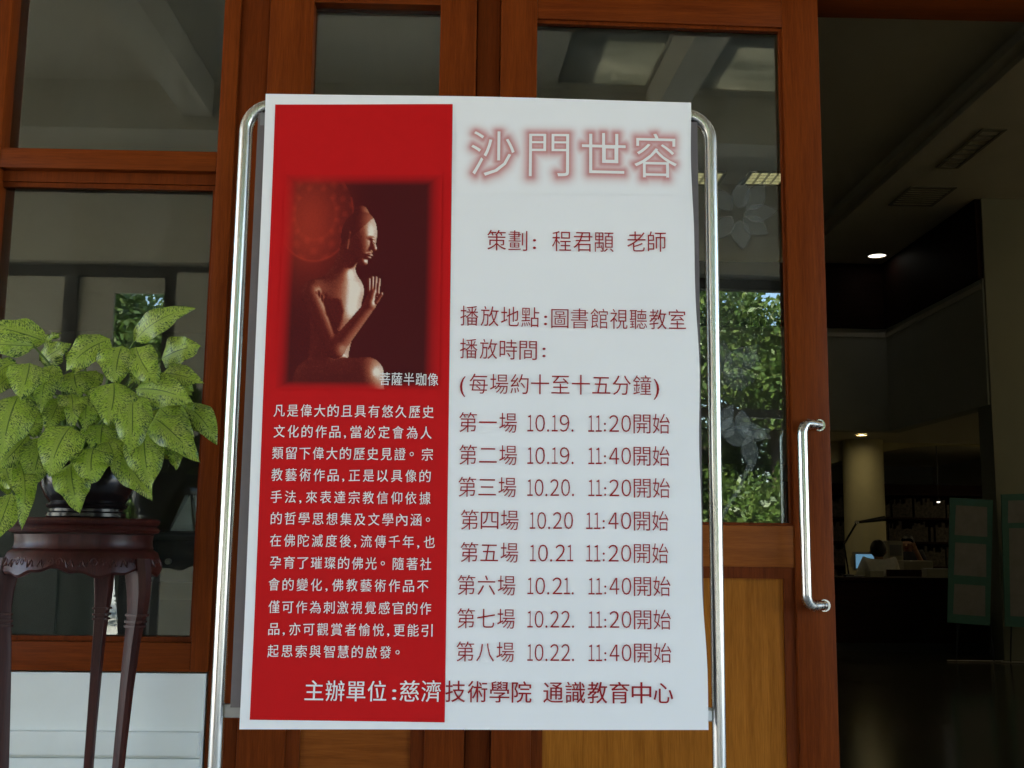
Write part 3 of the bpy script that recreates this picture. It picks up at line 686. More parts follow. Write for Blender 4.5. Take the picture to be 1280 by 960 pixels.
# apron with a scalloped lower edge and scroll carving
mb = MB(); seg = 180; prev = None
for k in range(seg + 1):
    a = 2 * math.pi * k / seg; t_ = (a * 3 / (2 * math.pi) + .25) % 1
    zl = 1.116 + .007 * math.cos(2 * math.pi * t_ * 2) + .004 * math.cos(2 * math.pi * t_) * -1 + .003 * math.cos(2 * math.pi * t_ * 6)
    cur = []
    for r_, z in ((.156, 1.172), (.170, 1.162), (.178, 1.140), (.182, zl + .006), (.178, zl), (.165, zl + .002), (.150, 1.165)):
        cur.append(mb.bm.verts.new((r_ * math.cos(a), r_ * math.sin(a), z)))
    if prev:
        for q in range(len(cur) - 1): mb.bm.faces.new((prev[q], cur[q], cur[q + 1], prev[q + 1]))
    prev = cur
ap = mb.build('apron', 'rosewood', fs_, smooth=True)
mb = MB()
def onap(a, z):
    r_ = .168 + (.182 - .168) * min(1, max(0, (1.160 - z) / .036)) + .001
    return Vector((r_ * math.cos(a), r_ * math.sin(a), z))
for ac in [R(-90) + k * R(30) for k in range(-6, 7)]:
    for sg in (-1, 1):
        sp = [onap(ac + sg * (.05 + .045 * math.cos(th) * (1 - th / 9.5)), 1.142 + .011 * math.sin(th) * (1 - th / 9.5)) for th in np.linspace(0, 8.2, 34)]
        mb.tube(sp, .0022, 6)
        mb.tube([onap(ac + sg * (.10 + .018 * q), 1.139 + .008 * math.sin(q * 1.5)) for q in range(9)], [.0012 + .0016 * math.sin(math.pi * q / 8) for q in range(9)], 6)
mb.build('scroll_carving', 'rosewood', ap, smooth=True)
def leg(ang):
    mb = MB(); prof = [(.166, 1.15, .034), (.172, 1.11, .034), (.176, 1.07, .031), (.175, 1.03, .027), (.170, 1.00, .0235), (.164, .95, .021), (.156, .85, .0185), (.148, .72, .0165), (.140, .56, .0155), (.136, .40, .015), (.138, .25, .015), (.142, .12, .017), (.158, .05, .021), (.165, .0, .022)]
    prev = None
    for r_, z, h in prof:
        rd = Vector((math.cos(ang), math.sin(ang), 0)); td = Vector((-rd.y, rd.x, 0)); c_ = rd * r_ + Vector((0, 0, z))
        o_ = [(-1, -.8), (-.8, -1), (.55, -1), (1, -.45), (1, .45), (.55, 1), (-.8, 1), (-1, .8)]
        ring = [mb.bm.verts.new(c_ + rd * (p_ * h * .8) + td * (q * h * .62)) for p_, q in o_]
        if prev:
            for k in range(8): mb.bm.faces.new((prev[k], prev[(k + 1) % 8], ring[(k + 1) % 8], ring[k]))
        else: mb.bm.faces.new(ring)
        prev = ring
    mb.bm.faces.new(prev)
    bmesh.ops.bevel(mb.bm, geom=[e for e in mb.bm.edges if e.is_manifold and e.calc_face_angle(0) > R(25)], offset=.0015, segments=1, affect='EDGES')
    lg = mb.build('leg', 'rosewood', fs_, smooth=True)
    kb = MB()
    rd = Vector((math.cos(ang), math.sin(ang), 0)); td = Vector((-rd.y, rd.x, 0))
    for z, r_, h in ((1.018, .175, .027), (1.003, .172, .0255), (.992, .170, .0245)):
        c_ = rd * r_ + Vector((0, 0, z)); 
        ring = [c_ + rd * (p_ * (h * .8 + .003)) + td * (q * (h * .62 + .003)) for p_, q in ((-1, -.8), (-.8, -1), (.55, -1), (1, -.45), (1, .45), (.55, 1), (-.8, 1), (-1, .8))]
        a_ = [kb.bm.verts.new(v) for v in ring]; b_ = [kb.bm.verts.new(v + Vector((0, 0, .005))) for v in ring]
        kb.bm.faces.new(a_); kb.bm.faces.new(b_[::-1])
        for k in range(8): kb.bm.faces.new((a_[k], a_[(k + 1) % 8], b_[(k + 1) % 8], b_[k]))
    kb.build('knee_band', 'rosewood', lg, smooth=False)
for a in (R(-150), R(-24), R(92)): leg(a)
MB().lathe([(0, .20), (.108, .20), (.118, .206), (.118, .214), (.108, .22), (0, .22)], seg=48).build('shelf', 'rosewood', fs_, smooth=True)

pt = thing('plant_pot', 'round black glazed pot on the rosewood stand holding the variegated plant', 'pot', (PX, PY, 1.2437))
MB().lathe([(0, 0), (.088, 0), (.092, .004), (.092, .012), (.086, .016), (.086, .022), (.092, .026), (.094, .032), (.086, .036), (.098, .052), (.108, .075), (.110, .098), (.104, .120), (.092, .136), (.094, .142), (.090, .146), (.083, .142), (.086, .120)], seg=56).build('bowl', 'pot', pt, smooth=True)
MB().lathe([(0, .126), (.085, .126)], seg=40).build('soil', 'soil', pt)
PZ = 1.2437
plant = thing('variegated_plant', 'bushy potted plant with light green leaves speckled dark green', 'plant', (PX, PY, PZ + .127))
LV = []   # base x,y  tip x,y  width (2x-zoom units 3.2/px, origin y 360)   layer
raw = [(185, 215, -50, 150, 100, 2, .55), (135, 232, -70, 222, 80, 3, .9), (118, 300, 80, 442, 135, 4, .95), (165, 292, 278, 222, 88, 2, .95), (440, 207, 262, 333, 118, 3, .95), (488, 232, 460, 382, 140, 4, .95),
       (538, 212, 777, 78, 90, 2, .95), (545, 235, 632, 392, 108, 3.4, .68), (645, 285, 803, 232, 112, 2, .95), (650, 340, 814, 378, 84, 2.6, 1.0), (543, 405, 767, 455, 122, 4, .98), (455, 378, 430, 543, 148, 5, .98),
       (300, 335, 322, 434, 125, 1.5, .85), (215, 308, 165, 495, 96, 3, .72), (75, 430, 5, 680, 155, 5, .85), (530, 425, 525, 672, 122, 5, .85), (578, 560, 602, 806, 132, 4, .9), (640, 478, 775, 594, 106, 3, .82),
       (615, 520, 795, 690, 112, 3.6, .85), (740, 470, 868, 622, 92, 1.5, .85), (715, 470, 805, 500, 62, 1, .8), (285, 553, 195, 755, 146, 5.4, .95), (412, 545, 402, 658, 122, 3.2, .85), (376, 640, 368, 782, 128, 5.2, .95),
       (345, 435, 342, 572, 78, 3, .8), (283, 425, 292, 552, 82, 3.2, .85), (245, 440, 185, 575, 84, 2.6, .85), (185, 600, 128, 806, 112, 3, .66), (110, 590, -30, 735, 96, 3, .7), (80, 700, 88, 962, 66, 4, .75),
       (45, 822, -30, 1020, 100, 4.5, .8), (470, 640, 607, 843, 110, 3.2, .68), (285, 700, 318, 893, 112, 4.9, .62), (445, 628, 525, 700, 74, 2, .72), (60, 300, -25, 350, 84, 3, .9), (30, 360, -40, 420, 66, 3.4, .7),
       (165, 505, 128, 600, 70, 1.5, .65), (180, 212, 246, 180, 30, 2, .8), (545, 345, 515, 388, 36, 1.5, .6), (700, 645, 705, 728, 52, .8, .6), (385, 330, 355, 440, 74, 1.2, .62), (640, 620, 690, 690, 60, 1, .6),
       (100, 470, 150, 590, 90, 1.2, .55), (430, 470, 470, 600, 100, 1, .55), (250, 640, 285, 760, 90, 1.2, .5), (600, 480, 640, 620, 90, 1, .55), (20, 480, 100, 640, 100, 1, .5), (330, 600, 300, 720, 80, 1.2, .5), (-10, 620, 30, 830, 110, 1.5, .6), (500, 600, 540, 700, 80, 1, .5), (10, 700, 40, 800, 90, 2, .6), (250, 690, 225, 775, 84, 3, .6), (420, 600, 470, 735, 86, 3.4, .6), (560, 300, 590, 420, 90, .8, .6), (690, 380, 770, 430, 74, 1, .7), (320, 250, 300, 345, 90, .8, .7), (150, 380, 110, 470, 90, 1, .7), (660, 560, 700, 660, 84, .9, .6), (590, 660, 560, 760, 74, 1.4, .6)]
V, Fc, UVL, UVS, TONE = [], [], [], [], []
stems = MB()
NR, NCc = 14, 8
crown = Vector((PX, PY, PZ + .127))
for li, (bx, by, tx, ty, wd, ly, tone) in enumerate(raw):
    Yb = 2.73 - .035 * ly; pb = at(bx / 3.2, 360 + by / 3.2, Yb + .015); droop = max(-.2, min(1, (ty - by) / 220))
    ptp = at(tx / 3.2, 360 + ty / 3.2, Yb - .02 - .03 * droop + random.uniform(-.02, .02))
    W_ = wd / 3.2 * Yb / FPX / 2 * 1.22
    d = ptp - pb; L = d.length; dn = d.normalized()
    view = (CAM - pb).normalized(); n0 = (view - dn * view.dot(dn)).normalized()
    n0 = (n0 + Vector((0, 0, .35)) + Vector((random.uniform(-.25, .25), 0, random.uniform(-.1, .2)))).normalized(); n0 = (n0 - dn * n0.dot(dn)).normalized()
    s_ = dn.cross(n0).normalized(); W_ /= max(.75, abs(s_.dot((CR * s_.dot(CR) + CU * s_.dot(CU)).normalized())))
    o_ = len(V); ox, oy = random.uniform(0, 20), random.uniform(0, 20); arch = L * random.uniform(.04, .19); fold = random.uniform(.05, .42); wave = random.uniform(.003, .010); ph = random.uniform(0, 6)
    side = random.uniform(-.06, .06) * L
    for i in range(NR + 1):
        t_ = i / NR
        prof = (math.sin(math.pi * min(1, t_ ** .72)) ** .82 if 0 < t_ < 1 else 0) * (1 - .10 * t_)
        if t_ > .86: prof *= 1 - ((t_ - .86) / .14) ** 1.6 * .35
        ctr = pb + d * t_ + n0 * (arch * 4 * t_ * (1 - t_)) + s_ * (side * 4 * t_ * (1 - t_)) - n0 * (.10 * L * max(0, t_ - .7))
        for j in range(NCc + 1):
            u = j / NCc * 2 - 1; hw = W_ * prof
            p_ = ctr + s_ * (u * hw) + n0 * (abs(u) * hw * fold - u * u * hw * fold * 1.35 + wave * abs(u) ** 2 * math.sin(t_ * 15 + ph + (1.5 if u > 0 else 0))) - n0 * 0
            V.append(p_ - crown); UVL.append((j / NCc, t_)); UVS.append((ox + abs(u) * W_ * max(prof, .02) * (1 if u > 0 else 1.001) + (3 if u > 0 else 0), oy + t_ * L - .75 * abs(u) * W_ * prof)); TONE.append(tone)
    for i in range(NR):
        for j in range(NCc):
            a = o_ + i * (NCc + 1) + j; Fc.append((a, a + 1, a + NCc + 2, a + NCc + 1))
    # petiole from the crown of the plant to the leaf base
    root = Vector((random.uniform(-.035, .035), random.uniform(-.03, .03), 0)); e_ = pb - crown
    e_ = pb - crown + n0 * 0
    mid = (root + e_) * .5 + Vector((0, .02, .06))
    q = [root.lerp(mid, k / 6).lerp(mid.lerp(e_, k / 6), k / 6) for k in range(7)]
    stems.tube(q, [.0045 - .0022 * k / 6 for k in range(7)], 7)
me = bpy.data.meshes.new('foliage'); me.from_pydata([tuple(v) for v in V], [], Fc); me.update()
for nm, dat in (('leaf', UVL), ('spot', UVS)):
    uv = me.uv_layers.new(name=nm); idx = np.empty(len(me.loops), np.int32); me.loops.foreach_get('vertex_index', idx)
    uv.data.foreach_set('uv', np.array(dat, np.float32)[idx].ravel())
ta = me.attributes.new('tone', 'FLOAT', 'POINT'); ta.data.foreach_set('value', np.array(TONE, np.float32) * 0 + 1.0)
me.shade_smooth()
link('foliage', me, 'leaf', plant)
stems.build('stems', 'leafstem', plant, smooth=True)

# ------------------------------------------------------------------ lobby fittings seen through the doorway
YC = 12.78
ct = thing('reading_counter', 'dark timber service counter at the back of the lobby', 'counter', (4.7, YC, 0))
B(-2.6, 1.9, 0, .5, .1, .80).build('front', 'dark_wood', ct)
B(-2.65, 1.95, -.03, .62, .80, .842, bev=.006).build('counter_top', 'dark_wood', ct)
B(-2.6, 1.9, .04, .5, .0, .1).build('plinth', 'black', ct)
def body_mesh(name, verts, edges, radii, material, root=0, parent=None, loc=(0, 0, 0), rz=0, sub=2):
    me_ = bpy.data.meshes.new(name); me_.from_pydata(verts, edges, []); o_ = bpy.data.objects.new(name, me_); col.objects.link(o_)
    sk = o_.modifiers.new('s', 'SKIN'); sk.use_smooth_shade = True
    for v_, r_ in zip(me_.skin_vertices[0].data, radii): v_.radius = (r_, r_) if not isinstance(r_, tuple) else r_; v_.use_root = False
    me_.skin_vertices[0].data[root].use_root = True
    sb = o_.modifiers.new('b', 'SUBSURF'); sb.levels = sub; sb.render_levels = sub
    bpy.context.view_layer.update()
    m2_ = bpy.data.meshes.new_from_object(o_.evaluated_get(bpy.context.evaluated_depsgraph_get()))
    bpy.data.objects.remove(o_); bpy.data.meshes.remove(me_)
    return m2_
def sitting(name, label, loc, rz, cloth, arm_up=False):
    """seated person: one body mesh (skin), clothes and hair as children"""
    P_ = thing(name, label, 'person', loc, rz)
    vts = [(0, 0, .50), (0, .0, .70), (0, .01, .88), (0, .0, .96), (0, .02, 1.01), (0, .045, 1.07), (0, .04, 1.14),
           (.17, 0, .95), (.23, .06, .72), (.17, .27, .76), (-.17, 0, .95), (-.23, .06, .72), (-.17, .27, .76) if not arm_up else (-.14, .22, 1.0),
           (.10, .15, .50), (.12, .42, .48), (.12, .42, .10), (-.10, .15, .50), (-.12, .42, .48), (-.12, .42, .10), (.12, .56, .05), (-.12, .56, .05)]
    edg = [(0, 1), (1, 2), (2, 3), (3, 4), (4, 5), (5, 6), (2, 7), (7, 8), (8, 9), (2, 10), (10, 11), (11, 12), (0, 13), (13, 14), (14, 15), (0, 16), (16, 17), (17, 18), (15, 19), (18, 20)]
    rad = [.14, .135, .13, .055, .058, .085, .075, .062, .045, .032, .062, .045, .032, .085, .065, .045, .085, .065, .045, .035, .035]
    for sgn, wri in ((1, 9), (-1, 12)):
        w_ = Vector(vts[wri]); el = Vector(vts[8 if sgn == 1 else 11]); dr = (w_ - el).normalized()
        pal = w_ + dr * .06; vts.append(tuple(pal)); pi_ = len(vts) - 1; edg.append((wri, pi_)); rad.append(.03)
        for fx in (-.03, -.01, .01, .03):
            k1 = pal + dr * .05 + Vector((fx, 0, 0)); k2 = k1 + dr * .03 + Vector((0, 0, -.012))
            vts += [tuple(k1), tuple(k2)]; edg += [(pi_, len(vts) - 2), (len(vts) - 2, len(vts) - 1)]; rad += [.009, .008]
        k1 = w_ + dr * .04 + Vector((-sgn * .045, 0, 0)); vts.append(tuple(k1)); edg.append((wri, len(vts) - 1)); rad.append(.01)
    link('body', body_mesh('body', vts, edg, rad, None), 'skin', P_)
    sh = [(0, 0, .48), (0, 0, .70), (0, .005, .86), (0, 0, .94), (.17, 0, .945), (.225, .05, .76), (.20, .17, .74), (-.17, 0, .945), (-.225, .05, .76), (-.20, .17, .74) if not arm_up else (-.19, .12, .85)]
    link('shirt', body_mesh('shirt', sh, [(0, 1), (1, 2), (2, 3), (2, 4), (4, 5), (5, 6), (2, 7), (7, 8), (8, 9)], [.16, .155, .155, .085, .085, .066, .05, .085, .066, .05], None), cloth, P_)
    link('trousers', body_mesh('trousers', [(0, 0, .5), (.10, .15, .50), (.12, .42, .48), (.12, .42, .14), (-.10, .15, .5), (-.12, .42, .48), (-.12, .42, .14)], [(0, 1), (1, 2), (2, 3), (0, 4), (4, 5), (5, 6)], [.155, .1, .082, .062, .1, .082, .062], None), 'navy', P_)
    hb = bmesh.new(); bmesh.ops.create_icosphere(hb, subdivisions=3, radius=1)
    for v_ in hb.verts:
        c_ = v_.co; v_.co = Vector((c_.x * .098, c_.y * .105 + .02, c_.z * .118 + 1.105)) 
    bmesh.ops.delete(hb, geom=[v_ for v_ in hb.verts if v_.co.y > .075 and v_.co.z < 1.14], context='VERTS')
    hm = MB(); hm.bm.free(); hm.bm = hb; hm.build('hair', 'hair', P_, smooth=True)
    for sx_ in (-1, 1):
        MB().tube([(sx_ * .032, .118, 1.085), (sx_ * .032, .126, 1.085)], .008, 10).build('eye', 'black', P_)
    MB().tube([(0, .115, 1.09), (0, .140, 1.055), (0, .118, 1.048)], [.006, .013, .008], 10).build('nose', 'skin', P_, smooth=True)
    MB().tube([(-.022, .116, 1.023), (0, .124, 1.025), (.022, .116, 1.023)], .005, 8).build('mouth', 'redink', P_, smooth=True)
    for sx_ in (-1, 1): MB().tube([(sx_ * .088, .03, 1.04), (sx_ * .098, .02, 1.07), (sx_ * .09, .028, 1.095)], [.006, .012, .006], 8).build('ear', 'skin', P_, smooth=True)
    return P_
h1 = at(1098, 674, 13.75)
sitting('person', 'black-haired person in a white shirt seated with their back to us at the computer', (h1.x, 13.75, h1.z - 1.225), 0, 'shirt')
h2 = at(1131, 668, 16.0)
sitting('person', 'person in dark clothes with one arm raised behind the computers', (h2.x, 15.9, h2.z - 1.225), R(150), 'navy', arm_up=True)
def chair(loc, rz, label):
    c_ = thing('office_chair', label, 'chair', loc, rz)
    B(-.22, .22, -.2, .24, .43, .47, bev=.01).build('seat', 'rosewood', c_)
    for x in (-.2, .2):
        for y in (-.18, .22): B(x - .018, x + .018, y - .018, y + .018, 0, .43).build('leg', 'rosewood', c_)
    B(-.22, .22, -.225, -.2, .80, .90, bev=.006).build('backrest', 'rosewood', c_)
    MB().box(-.22, -.185, -.225, -.2, .47, .80).box(.185, .22, -.225, -.2, .47, .80).build('back_posts', 'rosewood', c_)
    return c_
q = at(1128, 716, 13.6); chair((q.x, 13.75, max(0, q.z - .86)), 0, 'reddish wooden chair with a top rail behind the counter')
dk = thing('office_desk', 'office desk behind the counter carrying the computers', 'desk', (5.0, 14.45, 0))
B(-1.2, 1.6, -.25, .4, .72, .76).build('desk_top', 'beige', dk); MB().box(-1.15, -1.1, -.25, .35, 0, .72).box(1.5, 1.55, -.25, .35, 0, .72).build('side_panel', 'beige', dk)
def crt(px, py, Y, wd, ht, label, lit):
    p_ = at(px, py, Y); c_ = thing('computer_monitor', label, 'monitor', (p_.x, Y, .76))
    top = p_.z - .76
    B(-wd / 2, wd / 2, 0, .07, top - ht, top, bev=.01).build('bezel', 'beige', c_)
    mb = MB(); a_ = [mb.bm.verts.new(v_) for v_ in ((-wd * .45, .07, top - ht * .95), (wd * .45, .07, top - ht * .95), (wd * .45, .07, top - .02), (-wd * .45, .07, top - .02))]
    b_ = [mb.bm.verts.new(v_) for v_ in ((-wd * .28, .36, top - ht * .8), (wd * .28, .36, top - ht * .8), (wd * .28, .36, top - .09), (-wd * .28, .36, top - .09))]
    mb.bm.faces.new(b_)
    for k in range(4): mb.bm.faces.new((a_[k], a_[(k + 1) % 4], b_[(k + 1) % 4], b_[k]))
    mb.build('housing', 'beige', c_)
    B(-wd * .42, wd * .42, -.004, -.001, top - ht * .88, top - ht * .12).build('screen', 'screen' if lit else 'black', c_)
    MB().lathe([(0, 0), (.13, 0), (.13, .015), (.04, .03), (.04, max(.04, top - ht)), (0, max(.04, top - ht))], c=(0, .12), seg=24).build('foot', 'beige', c_)
    return c_
crt(1083, 690, 14.35, .34, .24, 'computer monitor with a lit blue screen beside the white shirt', True)
p_ = at(1119, 676, 14.6)
tw = thing('computer_tower', 'beige computer tower standing on the desk beside the white-shirted person', 'computer', (p_.x, 14.6, .76))
B(-.10, .10, 0, .40, 0, p_.z - .76, bev=.006).build('case', 'beige', tw); B(-.08, .08, -.003, -.001, (p_.z - .76) * .62, (p_.z - .76) * .9).build('drive_bay', 'greypaper', tw)
p_ = at(1148, 701, 14.3)
bx_ = thing('printer', 'low beige printer on the desk in front of the dark bookcase', 'printer', (p_.x, 14.3, .76))
B(-.19, .19, 0, .34, 0, p_.z - .76, bev=.012).build('case', 'beige', bx_); B(-.16, .16, -.03, -.002, .04, .055).build('paper_tray', 'greypaper', bx_)
# swing-arm lamp
a0, a1, a2, a3 = at(1061, 716, 13.0), at(1055, 680, 13.0), at(1071, 653, 13.0), at(1106, 648, 13.0)
sl_ = thing('desk_lamp', 'black swing-arm desk lamp on the counter in front of the round column', 'lamp', (a0.x, 13.0, .842))
L_ = lambda v_: v_ - Vector((a0.x, 13.0, .842))
MB().lathe([(0, 0), (.07, 0), (.07, .02), (.015, .03), (0, .03)], seg=20).build('base', 'black', sl_, smooth=True)
MB().tube([Vector((0, 0, .02)), L_(a1)], .010, 8).build('lower_arm', 'black', sl_); MB().tube([L_(a1), L_(a2)], .012, 8).build('upper_arm', 'black', sl_)
MB().tube([L_(a2), L_(a3)], [.014, .032], 12).build('lamp_head', 'black', sl_, smooth=True)
MB().tube([L_(a2) + Vector((0, -.02, 0)), L_(a2) + Vector((0, .02, 0))], .022, 12).build('joint', 'steel', sl_)
# small things on the counter top
for px, wd, ht, mt_, nm, lb, ct_ in ((1066, .22, .012, 'greypaper', 'paper_stack', 'flat stack of grey papers lying on the counter end', 'papers'), (1092, .16, .07, 'beige', 'card_tray', 'small pale card tray on the counter before the white shirt', 'tray'), (1170, .30, .10, 'beige', 'storage_box', 'pale storage box on the counter beside the green notice board', 'box')):
    p_ = at(px, 720, 13.05); t_ = thing(nm, lb, ct_, (p_.x, 13.0, .842))
    B(-wd / 2, wd / 2, -.07, .1, 0, ht, bev=.003).build('body', mt_, t_)
    B(-wd / 2 + .015, wd / 2 - .015, -.05, .08, ht + .0005, ht + .006).build('top_sheet', 'napkin', t_)
# bookcase
bc = thing('bookcase', 'dark bookcase filling the office wall behind the seated people', 'bookcase', (6.6, 18.2, 0))
MB().box(-1.6, -1.56, 0, .35, 0, 2.25).box(1.9, 1.94, 0, .35, 0, 2.25).box(-1.56, 1.9, .31, .35, 0, 2.25).build('carcass', 'dark_wood', bc)
for z in (.05, .45, .85, 1.25, 1.65, 2.05): B(-1.56, 1.9, 0, .309, z, z + .03).build('shelf', 'dark_wood', bc)
for z in (.08, .48, .88, 1.28, 1.68):
    mb = MB(); x = -1.54
    while x < 1.84:
        w_ = random.uniform(.02, .055)
        if random.random() < .85: mb.box(x, x + w_ - .002, .05, .28, z + .001, z + random.uniform(.2, .34))
        x += w_
    mb.build('book_row', 'books', bc)
# notice boards on easels
def notice(pts4, Y, label, sheets):
    P4 = [at(px, py, Y) for px, py in pts4]; c_ = Vector(((P4[0].x + P4[1].x) / 2, Y, 0)); o_ = thing('notice_board', label, 'notice board', c_, group='green notice boards on easels')
    f_ = MB(); a_ = [f_.bm.verts.new(v_ - c_ + Vector((0, -.01, 0))) for v_ in P4]; b_ = [f_.bm.verts.new(v_ - c_ + Vector((0, .004, 0))) for v_ in P4]
    f_.bm.faces.new(a_); f_.bm.faces.new(b_[::-1])
    for k in range(4): f_.bm.faces.new((a_[k], a_[(k + 1) % 4], b_[(k + 1) % 4], b_[k]))
    f_.build('card', 'teal', o_)
    tl_, tr2, br_, bl_ = [v_ - c_ for v_ in P4]
    def uvp(u, v_): return (tl_ * (1 - u) + tr2 * u) * (1 - v_) + (bl_ * (1 - u) + br_ * u) * v_ + Vector((0, -.013, 0))
    for v0, v1 in sheets:
        MB().quad(uvp(.14, v0), uvp(.86, v0), uvp(.88, v1), uvp(.12, v1)).build('paper_sheet', 'greypaper', o_)
    for x in (-.2, .2): MB().tube([(x * .5, .03, P4[0].z), (x, .09, .01)], .008, 8).build('leg', 'black', o_)
    MB().tube([(0, .06, P4[0].z - .1), (0, .55, .01)], .008, 8).build('back_leg', 'black', o_)
    MB().tube([(-.3, .09, .012), (.3, .09, .012)], .006, 8).build('foot_bar', 'bracket', o_)
    return o_
notice(((1187, 622), (1241, 625), (1237, 782), (1184, 778)), 11.7, 'green notice board with three grey sheets nearer the counter', ((.06, .30), (.36, .62), (.69, .93)))
notice(((1251, 618), (1310, 616), (1312, 786), (1256, 783)), 11.6, 'green notice board partly cut off by the edge of the picture', ((.05, .22), (.26, .92)))

# lobby ceiling lights, added fill lights and vents
def panel_light(p_, sx_, sy_, label):
    t_ = thing('ceiling_light', label, 'ceiling light', p_, group='louvred ceiling lights')
    MB().box(-sx_ - .03, sx_ + .03, -sy_ - .03, -sy_, -.02, 0).box(-sx_ - .03, sx_ + .03, sy_, sy_ + .03, -.02, 0).box(-sx_ - .03, -sx_, -sy_, sy_, -.02, 0).box(sx_, sx_ + .03, -sy_, sy_, -.02, 0).build('trim_frame', 'grille', t_)
    B(-sx_, sx_, -sy_, sy_, -.012, -.002).build('louvre', 'louvre', t_)
    return t_
ZM = ZC + .15
pA = gz(957, 222, ZM); 
la = panel_light((pA.x, pA.y, ZM), .20, .20, 'square louvred ceiling light glowing yellow beside the etched upper lotus')
pB = gz(878, 222, ZM); dup(la, (pB.x, pB.y, ZM), label='louvred ceiling light half hidden by the steel tube of the stand')
def fill_strip(x, y, z, label):  # invented lamps, kept out of view, that brighten the lobby
    t_ = thing('fill_strip', label, 'ceiling light', (x, y, z), group='unseen fill strips over the lobby')
    B(-.62, .62, -.03, .03, -.60, -.54, bev=.005).build('housing', 'beige', t_)
    for y in (-.055, .055): MB().tube([(-.6, y, -.57), (.6, y, -.57)], .024, 12).build('tube', 'tube', t_)
    for x in (-.45, .45): MB().tube([(x, 0, -.54), (x, 0, -.002)], .004, 6).build('rod', 'bracket', t_)
for x, y in ((6.4, 5.0), (7.9, 7.2), (7.9, 9.8), (6.6, 7.6)): fill_strip(x, y, ZC, 'added twin tube fill light out of view over the right side of the lobby')
fill_strip(1.6, 16.5, ZM, 'added twin tube fill light out of view over the middle of the lobby')
def down(p_, r_, label, mt_='lamp'):
    t_ = thing('downlight', label, 'downlight', p_, group='recessed downlights')
    MB().lathe([(r_, -.002), (r_ * 1.25, -.002), (r_ * 1.25, -.012), (r_, -.016)], seg=28).build('trim_ring', 'beige', t_, smooth=True)
    MB().lathe([(0, -.004), (r_, -.004)], seg=28).build('lens', mt_, t_)
p_ = gz(1077, 543, 2.8); down((p_.x, p_.y, 2.8), .075, 'round lit downlight in the office ceiling')
for x, y in ((2.2, 15.8), (2.6, 17.5), (8.3, 16.5), (8.4, 13.6)): down((x, y, 2.8), .11, 'added round fill downlight hidden from view over the office')  # extra lamps added where the camera misses them, to light the office
p_ = at(1100, 328, YB - .6); down((p_.x, YB - .5, ZC), .12, 'small bright downlight tucked against the dark timber fascia', 'spot')
p_ = at(1173, 627, 17.0); t_ = thing('spotlight', 'tiny bright spotlight hanging before the bookcase', 'spotlight', (p_.x, 17.0, p_.z))
MB().lathe([(0, .03), (.03, .03), (.03, 0)], seg=16).build('can', 'black', t_); MB().tube([(0, 0, .03), (0, 0, 2.8 - p_.z)], .006, 8).build('rod', 'black', t_); MB().lathe([(0, .0), (.028, .0), (.02, -.015), (0, -.02)], seg=16).build('bulb', 'spot', t_)
for (px, py, sx_, sy_, lb) in ((1152, 245, .26, .34, 'grey air vent in the lobby ceiling above the timber fascia'), (1212, 186, .12, .55, 'long grey air vent near the pier in the lobby ceiling')):
    p_ = gz(px, py, ZC); t_ = thing('ceiling_vent', lb, 'vent', (p_.x, p_.y, ZC))
    MB().box(-sx_, sx_, -sy_, -sy_ + .03, -.014, -.002).box(-sx_, sx_, sy_ - .03, sy_, -.014, -.002).box(-sx_, -sx_ + .03, -sy_ + .03, sy_ - .03, -.014, -.002).box(sx_ - .03, sx_, -sy_ + .03, sy_ - .03, -.014, -.002).build('frame', 'grille', t_)
    mb = MB()
    for k in range(8): mb.box(-sx_ + .03, sx_ - .03, -sy_ + .04 + k * (sy_ * 2 - .08) / 8, -sy_ + .04 + k * (sy_ * 2 - .08) / 8 + .02, -.012, -.003)
    mb.build('slats', 'grille', t_)
# things behind the left window
p_ = at(222, 664, 4.6)
tbk = thing('side_table', 'black side table standing inside the window by the cedar stile', 'table', (p_.x, 4.6, 0))
B(-.16, .20, -.2, .25, p_.z - .04, p_.z, bev=.004).build('table_top', 'black', tbk)
B(-.14, .18, -.17, .22, p_.z - .2, p_.z - .04).build('drawer', 'black', tbk); MB().tube([(.02, -.172, p_.z - .12), (.02, -.19, p_.z - .12)], .012, 10).build('knob', 'bracket', tbk)
for x in (-.14, .18):
    for y in (-.17, .22): B(x - .015, x + .015, y - .015, y + .015, 0, p_.z - .2).build('leg', 'black', tbk)
mb = MB(); c_ = (0.05, 0)
for k in range(5):
    a = k * 2 * math.pi / 5 + .3
    mb.quad((c_[0] + .09 * math.cos(a), c_[1] + .09 * math.sin(a), 0), (c_[0] + .09 * math.cos(a + 1.1), c_[1] + .09 * math.sin(a + 1.1), 0), (c_[0] + .02 * math.cos(a + .9), c_[1] + .02 * math.sin(a + .9), .15), (c_[0] + .012 * math.cos(a + .3), c_[1] + .012 * math.sin(a + .3), .12))
tag(mb.build('folded_napkin', 'napkin', loc=(0, 0, 0)), 'white folded napkin standing on the black side table', 'napkin').location = (p_.x, 4.58, p_.z + .001)
p0, p1 = at(18, 690, 7.0), at(100, 690, 7.0)
sn = thing('room_divider', 'grey green fabric room divider inside the lobby behind the flower stand', 'divider', ((p0.x + p1.x) / 2, 7.0, 0))
hw = (p1.x - p0.x) / 2 + .25
B(-hw, hw, 0, .04, .5, 1.75).build('fabric_panel', 'partition', sn); B(-hw, hw, -.01, .05, .12, .5).build('kick_panel', 'dark_wood', sn)
for x in (-hw - .03, hw + .03): B(x - .025, x + .025, -.01, .05, 0, 1.8).build('post', 'black', sn)

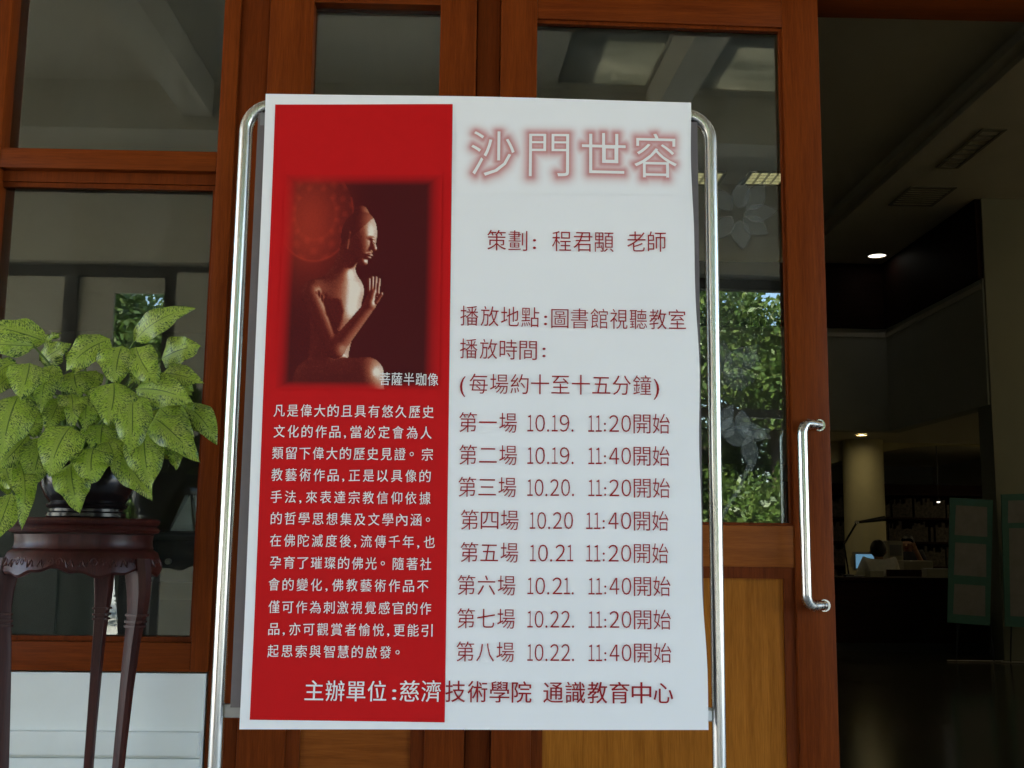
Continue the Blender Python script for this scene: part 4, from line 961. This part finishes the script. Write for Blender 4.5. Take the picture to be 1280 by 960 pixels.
# ------------------------------------------------------------------ trees across from the porch (seen mirrored in the glass)
def tree(name, x, y, h, cr, label, nleaf=26000, seed=0):
    rg = np.random.default_rng(seed); o_ = thing(name, label, 'tree', (x, y, -.03), group='trees facing the porch')
    mb = MB(); mb.tube([(0, 0, 0), (.05, .03, h * .2), (-.03, .05, h * .42), (.04, 0, h * .75)], [.17, .14, .11, .04], 10)
    cl = []
    for k in range(11):
        a = rg.uniform(0, 6.28); zz = rg.uniform(.22, .8) * h; rr2 = cr * rg.uniform(.5, .95) * math.sin(math.pi * min(.95, .25 + zz / h * .75)); e_ = Vector((rr2 * math.cos(a), rr2 * math.sin(a), zz + .3))
        mb.tube([(0, 0, zz * .55), Vector((0, 0, zz * .55)).lerp(e_, .5) + Vector((0, 0, .15)), e_], [.06, .035, .012], 6); cl.append(e_)
    mb.build('trunk', 'bark', o_, smooth=True)
    C_ = [np.array(c_) for c_ in cl] + [np.array((rg.uniform(-.7, .7) * cr, rg.uniform(-.7, .7) * cr, rg.uniform(.12, .95) * h)) for _ in range(26)]
    C_ = np.array(C_); ci = rg.integers(0, len(C_), nleaf); sz = rg.uniform(.35, .75, len(C_)) * cr * .55
    dv = rg.normal(size=(nleaf, 3)); dv /= np.linalg.norm(dv, axis=1)[:, None]; pos = C_[ci] + dv * (sz[ci] * rg.uniform(.5, 1.05, nleaf))[:, None] * np.array((1, 1, .75))
    ok = pos[:, 2] > .1; pos = pos[ok]; m_ = len(pos)
    a = rg.normal(size=(m_, 3)) * .8 + np.array((0, 0, 0)); a /= np.linalg.norm(a, axis=1)[:, None]; b_ = np.cross(a, rg.normal(size=(m_, 3))); b_ /= np.linalg.norm(b_, axis=1)[:, None]
    s_ = rg.uniform(.04, .08, m_)[:, None]
    vv = np.stack([pos - a * s_, pos + b_ * s_ * .5, pos + a * s_, pos - b_ * s_ * .5], 1).reshape(-1, 3)
    me_ = bpy.data.meshes.new('crown'); me_.from_pydata(vv.tolist(), [], np.arange(m_ * 4).reshape(-1, 4).tolist()); me_.update(); link('crown', me_, 'treeleaf', o_)
for i, (x, y, h, cr) in enumerate(((-7.0, -11, 6.3, 2.1), (-4.6, -10.2, 5.3, 2.0), (-1.4, -11.5, 6.2, 2.1), (1.6, -10.5, 5.2, 2.0), (3.4, -10.9, 6.0, 2.1), (5.3, -10.6, 5.8, 2.1), (7.4, -11, 5.8, 2.1), (.4, -14, 6.6, 2.6), (-4.0, -14.5, 7.2, 2.6), (3.9, -14.2, 6.9, 2.6), (7, -14.6, 7.0, 2.6))):
    tree('broadleaf_tree', x, y, h, cr, 'leafy green tree across the plaza mirrored in the glass', seed=i)
